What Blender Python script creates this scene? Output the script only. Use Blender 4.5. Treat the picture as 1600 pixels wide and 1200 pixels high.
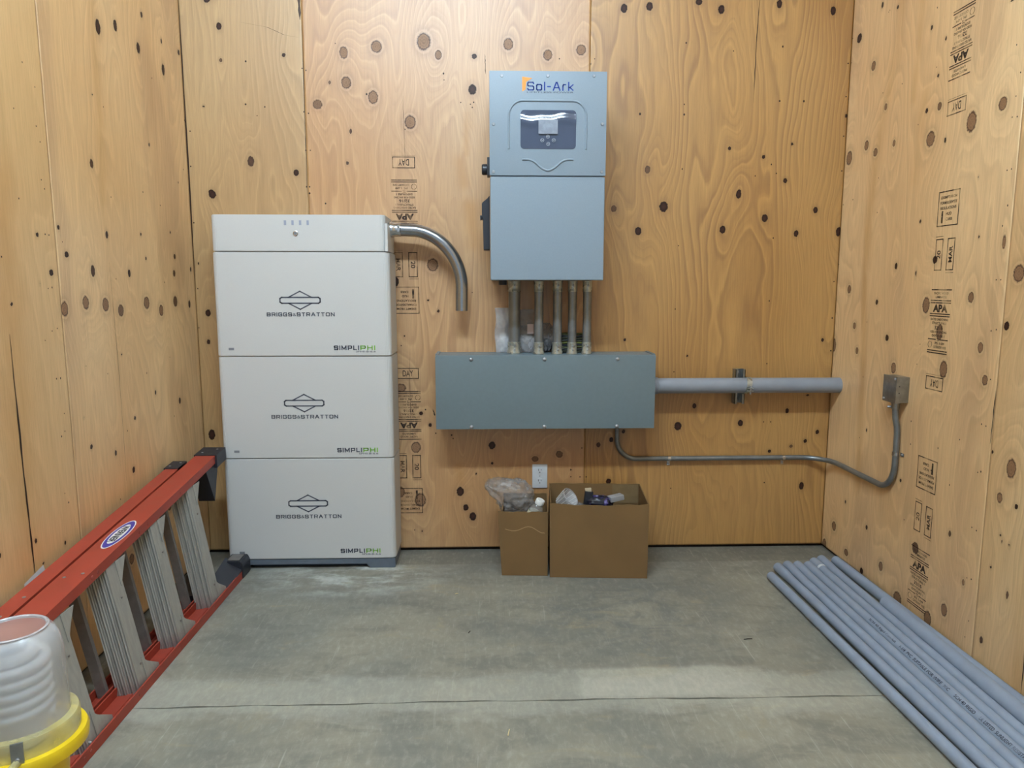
import bpy, bmesh, math, random
import numpy as np
from mathutils import Vector, Matrix, Quaternion
for o in list(bpy.data.objects): bpy.data.objects.remove(o)
S=bpy.context.scene; C=S.collection; PI=math.pi
rnd=random.Random(7)
# ---------------------------------------------------------------- camera, light, exposure
cd=bpy.data.cameras.new('camera'); cam=bpy.data.objects.new('camera',cd); C.objects.link(cam); S.camera=cam
cd.sensor_fit='HORIZONTAL'; cd.sensor_width=36; cd.lens=36*1119/1600; cd.clip_start=.02
cam.location=(0,0,1.22)
cam.rotation_euler=(math.radians(90-7.84),0,math.radians(-1.7))
W=bpy.data.worlds.new('world'); S.world=W; W.use_nodes=True
W.node_tree.nodes['Background'].inputs[0].default_value=(.74,.88,1,1)
W.node_tree.nodes['Background'].inputs[1].default_value=.58
S.view_settings.view_transform='Standard'; S.view_settings.look='None'; S.view_settings.gamma=1; S.view_settings.use_curve_mapping=False
S.view_settings.exposure=0.08
def area(name,loc,sx,sy,e,col,rot=(0,0,0)):
    l=bpy.data.lights.new(name,'AREA'); l.shape='RECTANGLE'; l.size=sx; l.size_y=sy; l.energy=e; l.color=col
    o=bpy.data.objects.new(name,l); o.location=loc; o.rotation_euler=rot; C.objects.link(o); return o
LX,LY,LZ=-.25,.82,3.38   # fluorescent batten on the ceiling; its tubes are the glowing meshes built with it
LAMP=(.66,.845,1,1); LAMP_STRENGTH=200
D=3.2; XL=-1.292; XR=1.555; CZ=3.55
# ---------------------------------------------------------------- object helpers
def wloc(o):
    v=Vector((0,0,0))
    while o is not None: v+=o.location; o=o.parent
    return v
def link(name,me,parent=None,label=None,kind=None):
    o=bpy.data.objects.new(name,me); C.objects.link(o)
    if parent is not None: o.parent=parent
    if label: o['label']=label
    if kind: o['kind']=kind
    return o
def tag(o,label,cat,group=None):
    o['label']=label; o['category']=cat
    if group: o['group']=group
    return o
def thing(name,label,cat,loc,group=None):
    o=bpy.data.objects.new(name,None); o.empty_display_size=.05; o.location=loc; C.objects.link(o)
    return tag(o,label,cat,group)
_c=.18
STROKES={
'B':(1.1,[[(0,0),(0,1),(.85,1),(1,.9),(1,.6),(.85,.52),(0,.52)],[(.85,.52),(1,.42),(1,.1),(.85,0),(0,0)]]),
'R':(1.1,[[(0,0),(0,1),(.85,1),(1,.88),(1,.55),(.85,.42),(0,.42)],[(.55,.42),(1,0)]]),
'I':(.22,[[(.5,0),(.5,1)]]),
'G':(1.1,[[(1,.85),(.88,1),(.12,1),(0,.85),(0,.15),(.12,0),(.88,0),(1,.15),(1,.48),(.55,.48)]]),
'S':(1.1,[[(1,.85),(.88,1),(.12,1),(0,.88),(0,.62),(.12,.52),(.88,.5),(1,.38),(1,.12),(.88,0),(.12,0),(0,.15)]]),
'T':(1.05,[[(0,1),(1,1)],[(.5,1),(.5,0)]]),
'A':(1.2,[[(0,0),(.44,1),(.56,1),(1,0)],[(.18,.32),(.82,.32)]]),
'O':(1.15,[[(.12,0),(.88,0),(1,.15),(1,.85),(.88,1),(.12,1),(0,.85),(0,.15),(.12,0)]]),
'N':(1.1,[[(0,0),(0,1),(1,0),(1,1)]]),
'M':(1.3,[[(0,0),(0,1),(.5,.15),(1,1),(1,0)]]),
'P':(1.1,[[(0,0),(0,1),(.88,1),(1,.88),(1,.5),(.88,.38),(0,.38)]]),
'L':(.95,[[(0,1),(0,0),(1,0)]]),
'H':(1.1,[[(0,0),(0,1)],[(1,0),(1,1)],[(0,.5),(1,.5)]]),
'o':(.95,[[(.15,0),(.85,0),(1,.12),(1,.6),(.85,.72),(.15,.72),(0,.6),(0,.12),(.15,0)]]),
'l':(.2,[[(.5,0),(.5,1)]]),
'-':(.6,[[(0,.45),(1,.45)]]),
'r':(.62,[[(0,0),(0,.55),(.2,.72),(1,.72)]]),
'k':(.85,[[(0,0),(0,1)],[(1,.72),(.3,.36),(0,.36)],[(.3,.36),(1,0)]]),
}
class MB:
    """collects vertices and faces in world coordinates"""
    def __init__(s): s.v=[]; s.f=[]; s.sm=[]
    def add(s,vs,fs,smooth=False):
        b=len(s.v); s.v+= [tuple(v) for v in vs]; s.f+=[tuple(i+b for i in f) for f in fs]; s.sm+=[smooth]*len(fs); return s
    def box(s,a,b,bev=0,R=None,c=None,seg=2):
        bm=bmesh.new(); bmesh.ops.create_cube(bm,size=1)
        for v in bm.verts: v.co=Vector([(a[i]+b[i])/2+v.co[i]*(b[i]-a[i]) for i in range(3)])
        if bev: bmesh.ops.bevel(bm,geom=bm.edges[:],offset=bev,segments=seg,affect='EDGES',profile=.7)
        return s.bm(bm,R,c,bool(bev))
    def bm(s,bm,R=None,c=None,smooth=False):
        bm.verts.index_update()
        vs=[v.co.copy() for v in bm.verts]
        if R is not None:
            c=Vector(c or (0,0,0)); vs=[c+R@(v-c) for v in vs]
        s.add(vs,[[v.index for v in f.verts] for f in bm.faces],smooth); bm.free(); return s
    def prism(s,poly,axis,a,b,bev=0):
        """poly: 2D points in the two other axes (order x,y,z minus axis), extruded from a to b"""
        def P(p,t):
            q=list(p); q.insert(axis,t); return Vector(q)
        bm=bmesh.new(); lo=[bm.verts.new(P(p,a)) for p in poly]; hi=[bm.verts.new(P(p,b)) for p in poly]
        n=len(poly); bm.faces.new(lo); bm.faces.new(hi[::-1])
        for i in range(n): bm.faces.new((lo[i],hi[i],hi[(i+1)%n],lo[(i+1)%n]))
        bmesh.ops.recalc_face_normals(bm,faces=bm.faces[:])
        if bev: bmesh.ops.bevel(bm,geom=bm.edges[:],offset=bev,segments=2,affect='EDGES')
        return s.bm(bm)
    def lathe(s,prof,base,axis=(0,0,1),n=32,smooth=True,arc=None):
        """prof: (radius, height) along the axis from base"""
        ax=Vector(axis).normalized(); u=ax.orthogonal().normalized(); w=ax.cross(u); base=Vector(base)
        vs=[];fs=[]
        for r,h in prof:
            for k in range(n):
                t=2*PI*k/n; vs.append(base+ax*h+(u*math.cos(t)+w*math.sin(t))*r)
        for i in range(len(prof)-1):
            for k in range(n):
                a=i*n+k;b=i*n+(k+1)%n; fs.append((a,b,b+n,a+n))
        return s.add(vs,fs,smooth)
    def cyl(s,p,q,r,n=24,bev=0):
        p=Vector(p);q=Vector(q);L=(q-p).length
        pr=[(1e-5,0),(r-bev,0),(r,bev),(r,L-bev),(r-bev,L),(1e-5,L)] if bev else [(1e-5,0),(r,0),(r,0),(r,L),(r,L),(1e-5,L)]
        return s.lathe(pr,p,q-p,n)
    def tube(s,pts,r,n=16,cap=True,closed=False):
        pts=[Vector(p) for p in pts]; N=len(pts); vs=[];fs=[]
        t0=(pts[1]-pts[0]).normalized(); u=t0.orthogonal().normalized()
        for i,p in enumerate(pts):
            if closed: t=(pts[(i+1)%N]-pts[i-1]).normalized()
            else: t=(pts[min(i+1,N-1)]-pts[max(i-1,0)]).normalized()
            u=(u-t*u.dot(t)).normalized(); w=t.cross(u); rr=r[i] if isinstance(r,(list,tuple)) else r
            for k in range(n):
                a=2*PI*k/n; vs.append(p+(u*math.cos(a)+w*math.sin(a))*rr)
        for i in range(N if closed else N-1):
            j=(i+1)%N
            for k in range(n): fs.append((i*n+k,i*n+(k+1)%n,j*n+(k+1)%n,j*n+k))
        if cap and not closed: fs+= [tuple(range(n))[::-1],tuple((N-1)*n+k for k in range(n))]
        return s.add(vs,fs,True)
    def text(s,st,c,ux,uy,w,h,off=0,lift=0,shear=0,thick=0):
        """flat lettering fitted to a w x h box centred at c"""
        cu=bpy.data.curves.new('t','FONT'); cu.body=st; cu.offset=off; cu.shear=shear; cu.extrude=0; cu.resolution_u=4
        o=bpy.data.objects.new('t',cu); me=bpy.data.meshes.new_from_object(o)
        vs=[v.co.copy() for v in me.vertices]; fs=[tuple(p.vertices) for p in me.polygons]
        bpy.data.meshes.remove(me); bpy.data.objects.remove(o); bpy.data.curves.remove(cu)
        x0=min(v.x for v in vs);x1=max(v.x for v in vs);y0=min(v.y for v in vs);y1=max(v.y for v in vs)
        ux=Vector(ux).normalized();uy=Vector(uy).normalized();n=ux.cross(uy);c=Vector(c)
        return s.add([c+ux*((v.x-x0)/(x1-x0)-.5)*w+uy*((v.y-y0)/(y1-y0)-.5)*h+n*lift for v in vs],fs)
    def strokes(s,st,c,ux,uy,w,h,sw,lift=0):
        """wide sans lettering made of strokes, fitted to w x h; sw = stroke width"""
        F=STROKES; gap=.28; tot=sum(F[ch][0] for ch in st)+gap*(len(st)-1); k=w/tot
        ux=Vector(ux).normalized();uy=Vector(uy).normalized();n=ux.cross(uy);c=Vector(c)+n*lift
        x=-w/2; hh=h-sw
        for ch in st:
            cw,lines=F[ch]; a=cw*k-sw
            for ln in lines:
                pts=[c+ux*(x+sw/2+a*px_)+uy*(-h/2+sw/2+hh*py) for px_,py in ln]
                for i in range(len(pts)-1): s.quadline(pts[i],pts[i+1],sw*(1 if abs((pts[i+1]-pts[i]).dot(uy))>abs((pts[i+1]-pts[i]).dot(ux)) else .85),n)
            x+=(cw+gap)*k
        return s
    def quadline(s,p,q,w,n):
        p=Vector(p);q=Vector(q);d=(q-p).normalized();t=Vector(n).cross(d).normalized()*w/2
        return s.add([p-t-d*w/2,q-t+d*w/2,q+t+d*w/2,p+t-d*w/2],[(0,1,2,3)])
    def poly(s,pts,w,n,closed=True):
        N=len(pts)
        for i in range(N if closed else N-1): s.quadline(pts[i],pts[(i+1)%N],w,n)
        return s
    def build(s,name,mat,parent=None,label=None,kind=None,angle=None):
        me=bpy.data.meshes.new(name); o=wloc(parent) if parent is not None else Vector((0,0,0))
        me.from_pydata([(v[0]-o.x,v[1]-o.y,v[2]-o.z) for v in s.v],[],s.f)
        me.polygons.foreach_set('use_smooth',s.sm); me.materials.append(mat); me.update()
        if any(s.sm):
            bm=bmesh.new(); bm.from_mesh(me); bmesh.ops.remove_doubles(bm,verts=bm.verts[:],dist=1e-6)
            for e in bm.edges:
                if len(e.link_faces)==2 and e.calc_face_angle(0)>math.radians(angle or 38): e.smooth=False
            bm.to_mesh(me); bm.free()
        return link(name,me,parent,label,kind)
def rrect(x0,x1,y0,y1,r,n=6,corners=(1,1,1,1)):
    p=[]
    for k,(cx,cy,a) in enumerate(((x1-r,y1-r,0),(x0+r,y1-r,90),(x0+r,y0+r,180),(x1-r,y0+r,270))):
        if corners[k]:
            for i in range(n+1):
                t=math.radians(a+90*i/n); p.append((cx+r*math.cos(t),cy+r*math.sin(t)))
        else: p.append(((x1,y1),(x0,y1),(x0,y0),(x1,y0))[k])
    return p
def bez(pts,n=10):
    """Catmull-Rom through the points"""
    P=[Vector(p) for p in pts]; P=[P[0]*2-P[1]]+P+[P[-1]*2-P[-2]]; out=[]
    for i in range(1,len(P)-2):
        for k in range(n):
            t=k/n; a,b,c,d=P[i-1:i+3]
            out.append(.5*((2*b)+(c-a)*t+(2*a-5*b+4*c-d)*t*t+(3*b-a-3*c+d)*t**3))
    out.append(P[-2]); return out
# ---------------------------------------------------------------- materials
def srgb(r,g,b): return tuple(((c/255)/12.92 if c<=10 else ((c/255+.055)/1.055)**2.4) for c in (r,g,b))+(1,)
class NT:
    def __init__(s,name):
        s.m=bpy.data.materials.new(name); s.m.use_nodes=True; s.t=s.m.node_tree; s.b=s.t.nodes['Principled BSDF']
    def n(s,ty,**kw):
        nd=s.t.nodes.new(ty)
        for k,v in kw.items():
            if k=='inp':
                for i,val in v.items():
                    if hasattr(val,'is_output'): s.t.links.new(val,nd.inputs[i])
                    else: nd.inputs[i].default_value=val
            else: setattr(nd,k,v)
        return nd
    def math(s,op,a,b=None,c=None,clamp=False):
        d={0:a}
        if b is not None: d[1]=b
        if c is not None: d[2]=c
        return s.n('ShaderNodeMath',operation=op,use_clamp=clamp,inp=d).outputs[0]
    def noise(s,vec,sc,det=2,rough=.5,dist=0):
        return s.n('ShaderNodeTexNoise',inp={'Vector':vec,'Scale':sc,'Detail':det,'Roughness':rough,'Distortion':dist}).outputs[0]
    def vmul(s,vec,k,add=(0,0,0)):
        return s.n('ShaderNodeVectorMath',operation='MULTIPLY_ADD',inp={0:vec,1:k,2:add}).outputs[0]
    def ramp(s,f,stops,interp='LINEAR'):
        r=s.n('ShaderNodeValToRGB',inp={0:f}); r.color_ramp.interpolation=interp; e=r.color_ramp.elements
        while len(e)<len(stops): e.new(.5)
        for i,(p,c) in enumerate(stops):
            e[i].position=p; e[i].color=c if len(c)==4 else tuple(c)+(1,)
        return r.outputs[0]
    def mix(s,f,a,b,mode='MIX'):
        m=s.n('ShaderNodeMix',data_type='RGBA',blend_type=mode)
        for i,v in ((0,f),(6,a),(7,b)):
            if hasattr(v,'is_output'): s.t.links.new(v,m.inputs[i])
            else: m.inputs[i].default_value=v
        return m.outputs[2]
    def sstep(s,x,a,b,lo=0,hi=1):
        return s.n('ShaderNodeMapRange',interpolation_type='SMOOTHSTEP',inp={0:x,1:a,2:b,3:lo,4:hi}).outputs[0]
    def set(s,**kw):
        for k,v in kw.items():
            i=s.b.inputs[k.replace('_',' ')]
            if hasattr(v,'is_output'): s.t.links.new(v,i)
            else: i.default_value=v
        return s
    def bump(s,h,st,dist=.001):
        b=s.n('ShaderNodeBump',inp={'Height':h,'Strength':st,'Distance':dist}).outputs[0]; s.t.links.new(b,s.b.inputs['Normal'])
    def geo(s): return s.n('ShaderNodeNewGeometry').outputs['Position']
    def obj(s): return s.n('ShaderNodeTexCoord').outputs['Object']
def paint(name,col,rough=.45,metal=0,var=.06,sc=30,bumpst=0,bsc=400,coat=0,spec=.5):
    t=NT(name); p=t.geo(); nz=t.noise(p,sc,3)
    c=t.mix(t.sstep(nz,.3,.7),tuple(x*(1-var) for x in col[:3])+(1,),tuple(min(1,x*(1+var)) for x in col[:3])+(1,))
    t.set(Base_Color=c,Roughness=t.sstep(nz,.2,.8,rough*.9,min(1,rough*1.1)),Metallic=metal,Coat_Weight=coat,Specular_IOR_Level=spec)
    if bumpst: t.bump(t.noise(p,bsc,2),bumpst,.0006)
    return t.m
def flat(name,col,rough=.5,metal=0): return paint(name,col,rough,metal,.02)
def plywood(name,seed,c_light,c_mid,c_dark,freq=9,amp=7,contrast=1.0,usc=1.5,patch=None,gloss=.46):
    t=NT(name); uv=t.n('ShaderNodeAttribute',attribute_name='puv').outputs['Vector']
    bp=t.n('ShaderNodeAttribute',attribute_name='kb').outputs['Fac']; kd=t.n('ShaderNodeAttribute',attribute_name='kd').outputs['Fac']
    kt=t.n('ShaderNodeAttribute',attribute_name='kt').outputs['Fac']; st=t.n('ShaderNodeAttribute',attribute_name='st').outputs['Fac']
    sep=t.n('ShaderNodeSeparateXYZ',inp={0:uv}); u=sep.outputs[0]
    nA=t.noise(t.vmul(uv,(usc,.33,1),(seed*3.1,seed*1.7,seed)),1,2.5,.5,.35)
    nB=t.noise(t.vmul(uv,(11,2.6,1),(seed,seed*2.3,seed)),1,2,.5)
    nC=t.noise(t.vmul(uv,(1.6,.55,1),(seed*5.1,seed,3)),1,1)
    ph=t.math('ADD',t.math('MULTIPLY',nA,amp*4.2),t.math('MULTIPLY',u,freq))
    ph=t.math('ADD',ph,t.math('MULTIPLY',nB,1.7)); ph=t.math('ADD',ph,bp)
    fr=t.math('FRACT',ph)
    nL=t.noise(t.vmul(uv,(5,1.2,1),(7,seed,seed*4)),1,2)
    ring=t.ramp(fr,[(0,(.15,)*3),(.12,(0,)*3),(.55,(.35,)*3),(.84,(1,)*3),(.93,(.8,)*3),(1,(.15,)*3)],'EASE')
    ring=t.math('MULTIPLY',ring,t.sstep(nL,.3,.72,.1,.85))
    fr2=t.math('FRACT',t.math('MULTIPLY',ph,2.3)); ring2=t.math('MULTIPLY',t.sstep(fr2,.45,.95),t.sstep(nL,.7,.35,0,.5)); pale=t.math('MULTIPLY',t.math('MULTIPLY',t.sstep(fr,.22,.05),t.sstep(fr,.0,.04)),.36*contrast)
    base=t.mix(t.sstep(nC,.32,.68),c_light,c_mid)
    if patch: base=t.mix(t.math('MULTIPLY',t.sstep(t.noise(t.vmul(uv,(4.5,1.1,1),(seed*2,9,seed)),1,2),.5,.66),.6),base,patch)
    col=t.mix(t.math('MULTIPLY',ring,.85*contrast),base,c_dark)
    col=t.mix(t.math('MULTIPLY',ring2,.5*contrast),col,c_dark); col=t.mix(pale,col,tuple(min(1,x*1.22) for x in c_light[:3])+(1,))
    fib=t.noise(t.vmul(uv,(260,7,1)),1,3,.6)
    col=t.mix(t.sstep(fib,.3,.75,0,.22),col,tuple(x*.55 for x in c_dark[:3])+(1,))
    pores=t.noise(t.vmul(uv,(420,34,1)),1,1)
    col=t.mix(t.sstep(pores,.68,.8,0,.3),col,tuple(x*.4 for x in c_dark[:3])+(1,))
    # resin / mineral streaks
    stn=t.math('MULTIPLY',st,t.sstep(nB,.3,.6,.45,1)); col=t.mix(stn,col,srgb(180,126,54))
    # knots: stretched halo, bright rim, core
    wob=t.math('ADD',kd,t.math('MULTIPLY_ADD',t.noise(uv,130,2),.5,-.25))
    halo=t.math('MULTIPLY',t.sstep(wob,1.0,2.6,.5,0),t.sstep(kt,0,1,.55,.9))
    col=t.mix(halo,col,tuple(x*.8 for x in c_dark[:3])+(1,))
    rim=t.math('MULTIPLY',t.sstep(t.math('ABSOLUTE',t.math('SUBTRACT',wob,1.3)),.05,.25,1,0),t.math('MULTIPLY',kt,.22))
    col=t.mix(rim,col,tuple(min(1,x*1.25) for x in c_light[:3])+(1,))
    rr=t.math('FRACT',t.math('MULTIPLY',wob,3.2))
    lk=t.mix(t.sstep(rr,.4,1,0,.55),srgb(142,108,80),srgb(104,74,52))
    core=t.mix(t.sstep(kt,.25,.8),t.mix(t.sstep(wob,.2,.9),srgb(62,34,26),srgb(34,17,12)),lk)
    edge=t.math('MULTIPLY',t.sstep(t.math('ABSOLUTE',t.math('SUBTRACT',wob,.95)),.04,.16,1,0),t.sstep(kt,0,1,.2,.75))
    col=t.mix(t.sstep(wob,1.06,.92),col,core); col=t.mix(edge,col,srgb(58,32,20))
    t.set(Base_Color=col,Roughness=t.sstep(fib,.2,.8,gloss-.04,gloss+.06),IOR=1.82,Specular_IOR_Level=t.math('MULTIPLY_ADD',t.sstep(wob,1.06,.92),-.36,.5))
    t.bump(t.math('ADD',t.math('MULTIPLY',ring,.6),t.math('MULTIPLY',fib,.6)),.22,.0012)
    return t.m
def panel(name,mat,parent,fn,u0,u1,v0,v1,step,knots=(),stains=(),label=None,th=.012,bow=0):
    """plywood sheet as a fine grid; fn(u,v,w) gives the world point, w towards the room"""
    nu=max(2,int((u1-u0)/step)+1); nv=max(2,int((v1-v0)/step)+1)
    U,V=np.meshgrid(np.linspace(u0,u1,nu),np.linspace(v0,v1,nv)); U=U.ravel();V=V.ravel()
    kd=np.full(U.shape,9.0);kt=np.zeros(U.shape);kb=np.zeros(U.shape);best=np.full(U.shape,1e9)
    for (ku,kv,ru,rv,ty) in knots:
        if ku<u0-.2 or ku>u1+.2 or kv<v0-.3 or kv>v1+.3: continue
        du=U-ku;dv=V-kv; d=np.sqrt((du/ru)**2+(dv/rv)**2); 
        k=d<kd; kt[k]=ty; kd=np.minimum(kd,d)
        R=(ru+rv)/2
        if R>.005:
            a=min(R/.02,1.3); g=np.exp(-((du/(.028+2.0*ru))**2+(dv/(.07+3.2*rv))**2)); kb+= (2.1*a*g*(1 if ty<.5 else 1.3))*np.where(True,1,1)
    st=np.zeros(U.shape)
    for (pts,w,s) in stains:
        for (a,b),(c,d) in zip(pts[:-1],pts[1:]):
            L=(c-a)**2+(d-b)**2; t=np.clip(((U-a)*(c-a)+(V-b)*(d-b))/L,0,1)
            q=np.hypot(U-a-t*(c-a),(V-b-t*(d-b))); st=np.maximum(st,s*np.exp(-(q/w)**2))
    P=fn(U,V,np.full(U.shape,0.0)); n=len(U)
    idx=np.arange(n).reshape(nv,nu); q=np.stack([idx[:-1,:-1],idx[:-1,1:],idx[1:,1:],idx[1:,:-1]],-1).reshape(-1,4)
    # skirt
    loop=list(idx[0,:])+list(idx[1:,-1])+list(idx[-1,-2::-1])+list(idx[-2:0:-1,0]); lp=np.array(loop)
    Pb=fn(U[lp],V[lp],np.full(lp.shape,-th)); m=len(lp); j=np.arange(m)
    sk=np.stack([lp[(j+1)%m],lp[j],n+j,n+(j+1)%m],-1)
    P=np.concatenate([P,Pb]).astype(np.float32); F=np.concatenate([q,sk]).astype(np.int32)
    if fn is FR: F=np.ascontiguousarray(F[:,::-1])
    me=bpy.data.meshes.new(name); me.vertices.add(len(P)); me.vertices.foreach_set('co',P.ravel())
    me.loops.add(F.size); me.loops.foreach_set('vertex_index',F.ravel()); me.polygons.add(len(F))
    me.polygons.foreach_set('loop_start',np.arange(0,F.size,4,dtype=np.int32)); me.polygons.foreach_set('loop_total',np.full(len(F),4,dtype=np.int32))
    me.update(calc_edges=True)
    def att(nm,arr,ty='FLOAT',key='value'):
        a=me.attributes.new(nm,ty,'POINT'); a.data.foreach_set(key,np.ascontiguousarray(arr,dtype=np.float32).ravel())
    ext=lambda a:np.concatenate([a,a[lp]])
    att('kd',ext(kd));att('kt',ext(kt));att('kb',ext(kb));att('st',ext(st))
    att('puv',np.stack([ext(U),ext(V),np.zeros(n+m)],-1),'FLOAT_VECTOR','vector')
    me.materials.append(mat); return link(name,me,parent,label)
FB=lambda u,v,w:np.stack([u,D-w,v],-1)
FL=lambda u,v,w:np.stack([XL+w,u,v],-1)[:, :] 
FR=lambda u,v,w:np.stack([XR-w,u,v],-1)
# knot table: u, v, half-width, half-height, kind (0 dark .. 1 pale)
KB=[(-1.129,2.292,0.0111,0.0157,0),(-1.129,2.157,0.0071,0.0082,0.5),(-1.211,1.971,0.0053,0.0057,0),(-1.024,1.746,0.0141,0.0217,0.4),(-1.173,2.394,0.0136,0.0105,0),(-1.199,1.62,0.0114,0.0085,0),(-0.866,2.18,0.0085,0.0082,0),(-0.833,1.7,0.0114,0.0139,0),(-0.615,2.192,0.0166,0.0236,1),(-0.477,2.217,0.022,0.0235,1),(-0.608,2.071,0.0194,0.0238,1),(-0.496,2.013,0.0195,0.0266,1),(-0.732,1.982,0.0194,0.0188,0.6),(-0.678,2.071,0.0059,0.0083,0.5),(-0.278,2.239,0.0274,0.0338,1),(-0.217,2.186,0.014,0.0185,1),(-0.065,2.182,0.0113,0.0108,0.2),(-0.074,2.047,0.0169,0.0214,0.3),(-0.341,1.912,0.0223,0.0269,1),(-0.595,1.873,0.0059,0.011,0.4),(-0.613,1.741,0.006,0.0085,0.4),(0.079,2.232,0.0195,0.0236,1),(0.247,2.19,0.0182,0.0212,1),(0.389,2.212,0.0196,0.0212,1),(0.569,2.38,0.0141,0.0183,0.1),(0.677,2.389,0.0141,0.0183,0.1),(0.887,2.409,0.0142,0.0132,0.1),(0.984,2.38,0.0142,0.0184,0),(1.232,2.405,0.0115,0.0184,0),(1.465,2.38,0.0116,0.0185,0),(1.043,1.811,0.0075,0.0086,0),(1.194,1.776,0.0076,0.0086,0),(1.318,1.831,0.0056,0.0072,0),(1.295,1.676,0.009,0.0114,0),(0.686,1.72,0.0117,0.0167,0.5),(1.093,1.629,0.009,0.0087,0),(1.549,1.95,0.0061,0.0085,0),(1.091,1.615,0.0119,0.0169,0.2),(0.761,1.562,0.0189,0.0225,0),(0.651,1.457,0.0147,0.0185,0),(0.541,1.553,0.0118,0.0142,0.5),(1.026,1.464,0.0133,0.0172,0.15),(1.212,1.514,0.0134,0.0171,0.3),(1.356,1.448,0.0106,0.0144,0.1),(1.437,1.55,0.0105,0.0143,0.3),(1.546,1.456,0.012,0.02,0),(0.602,0.978,0.0063,0.0077,0.2),(0.888,0.904,0.0049,0.0063,0),(1.503,0.975,0.0064,0.0092,0),(0.855,0.581,0.0167,0.0199,0),(0.928,0.675,0.0093,0.0124,0.2),(1.144,0.594,0.0124,0.0155,0),(1.358,0.65,0.0079,0.0124,0.1),(1.504,0.55,0.008,0.011,0),(1.45,0.508,0.008,0.0096,0),(1.385,0.484,0.008,0.0081,0.5),(1.285,0.461,0.008,0.0081,0),(1.444,0.295,0.0111,0.0189,0),(1.449,0.723,0.0079,0.0049,0),(0.605,0.558,0.0079,0.0095,0),(0.55,0.52,0.0093,0.0125,0),(0.491,0.496,0.0093,0.0125,0.4),(0.004,0.497,0.0151,0.0184,0),(0.004,0.413,0.0058,0.008,0),(-0.069,0.365,0.0043,0.0065,0),(-0.143,0.281,0.0167,0.0217,0.3),(-0.118,0.205,0.0123,0.0158,0),(-0.086,0.162,0.0153,0.0204,0),(0.312,0.453,0.0152,0.0155,0.6),(0.201,0.432,0.0152,0.0125,0.6),(0.366,0.38,0.0049,0.005,0),(0.541,0.324,0.0124,0.0127,0),(-0.276,0.593,0.0077,0.0094,0),(-0.316,0.647,0.0092,0.0093,0),(-0.179,0.545,0.0043,0.0064,0.2),(-0.254,1.309,0.023,0.0269,1),(-0.276,1.155,0.0053,0.0061,0),(-0.232,1.107,0.0062,0.0076,0),(-0.421,1.237,0.0173,0.0228,0),(-0.406,0.764,0.0234,0.0179,1),(-0.342,0.49,0.0208,0.0243,1),(-0.326,0.243,0.024,0.0309,1),(-0.416,0.281,0.018,0.0247,1),(-0.32,0.094,0.0043,0.0067,0),(-1.194,1.607,0.0155,0.0166,0),(-1.242,1.1,0.0116,0.0159,0),(-1.247,0.973,0.0075,0.0118,0),(-1.256,0.555,0.0147,0.024,0.3),(-1.271,1.314,0.0046,0.006,0),(0.286,1.163,0.0062,0.0062,0)]
KL=[(2.542,2.065,0.0149,0.0257,0),(2.658,2.109,0.0117,0.0203,0),(2.862,2.216,0.0083,0.0123,0),(2.818,2.085,0.0132,0.0192,0),(3.017,2.173,0.0063,0.0105,0),(3.176,2.179,0.0102,0.0111,0),(3.018,2.066,0.0122,0.0232,0),(2.438,1.611,0.0102,0.0149,0.4),(2.474,1.834,0.0044,0.0042,0),(2.854,1.749,0.0058,0.0077,0),(2.121,1.363,0.0064,0.0077,0),(2.226,1.392,0.007,0.0081,0),(2.257,1.313,0.0106,0.0102,0),(2.499,1.389,0.0087,0.0133,0),(2.396,1.267,0.0119,0.019,0.4),(2.632,1.263,0.0097,0.0141,0),(2.739,1.407,0.0055,0.0075,0),(2.766,1.32,0.0056,0.0076,0),(3.015,1.337,0.0096,0.0109,0),(3.0,1.269,0.0107,0.0135,0.4),(2.113,1.225,0.0034,0.006,0),(2.172,1.257,0.0099,0.0098,0.1),(1.983,1.17,0.0057,0.0056,0.2),(2.223,1.149,0.017,0.0217,1),(2.34,1.165,0.017,0.0207,1),(2.458,1.156,0.0187,0.0218,1),(2.555,1.133,0.018,0.0204,0.6),(2.747,1.155,0.0208,0.0219,1),(2.863,1.123,0.0171,0.0204,1),(2.995,1.155,0.0186,0.0213,0.5),(3.131,1.141,0.0104,0.0168,0),(3.166,1.288,0.0072,0.0114,0),(2.988,1.432,0.0064,0.0056,0),(2.537,0.98,0.0048,0.0049,0),(2.598,0.743,0.0074,0.0074,0),(2.276,0.803,0.004,0.0045,0),(2.306,0.703,0.0078,0.0087,0),(2.45,0.648,0.0067,0.0114,0.3),(2.562,0.56,0.0096,0.0119,0.2),(2.977,0.746,0.0096,0.0136,0),(2.769,0.812,0.0057,0.0103,0.2),(1.991,0.502,0.006,0.0077,0),(2.125,0.447,0.0052,0.0082,0.2),(2.015,0.426,0.0047,0.006,0.2),(1.843,0.516,0.0052,0.0072,0),(2.502,0.247,0.0159,0.0187,1),(2.822,0.344,0.0172,0.0183,1)]
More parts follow.
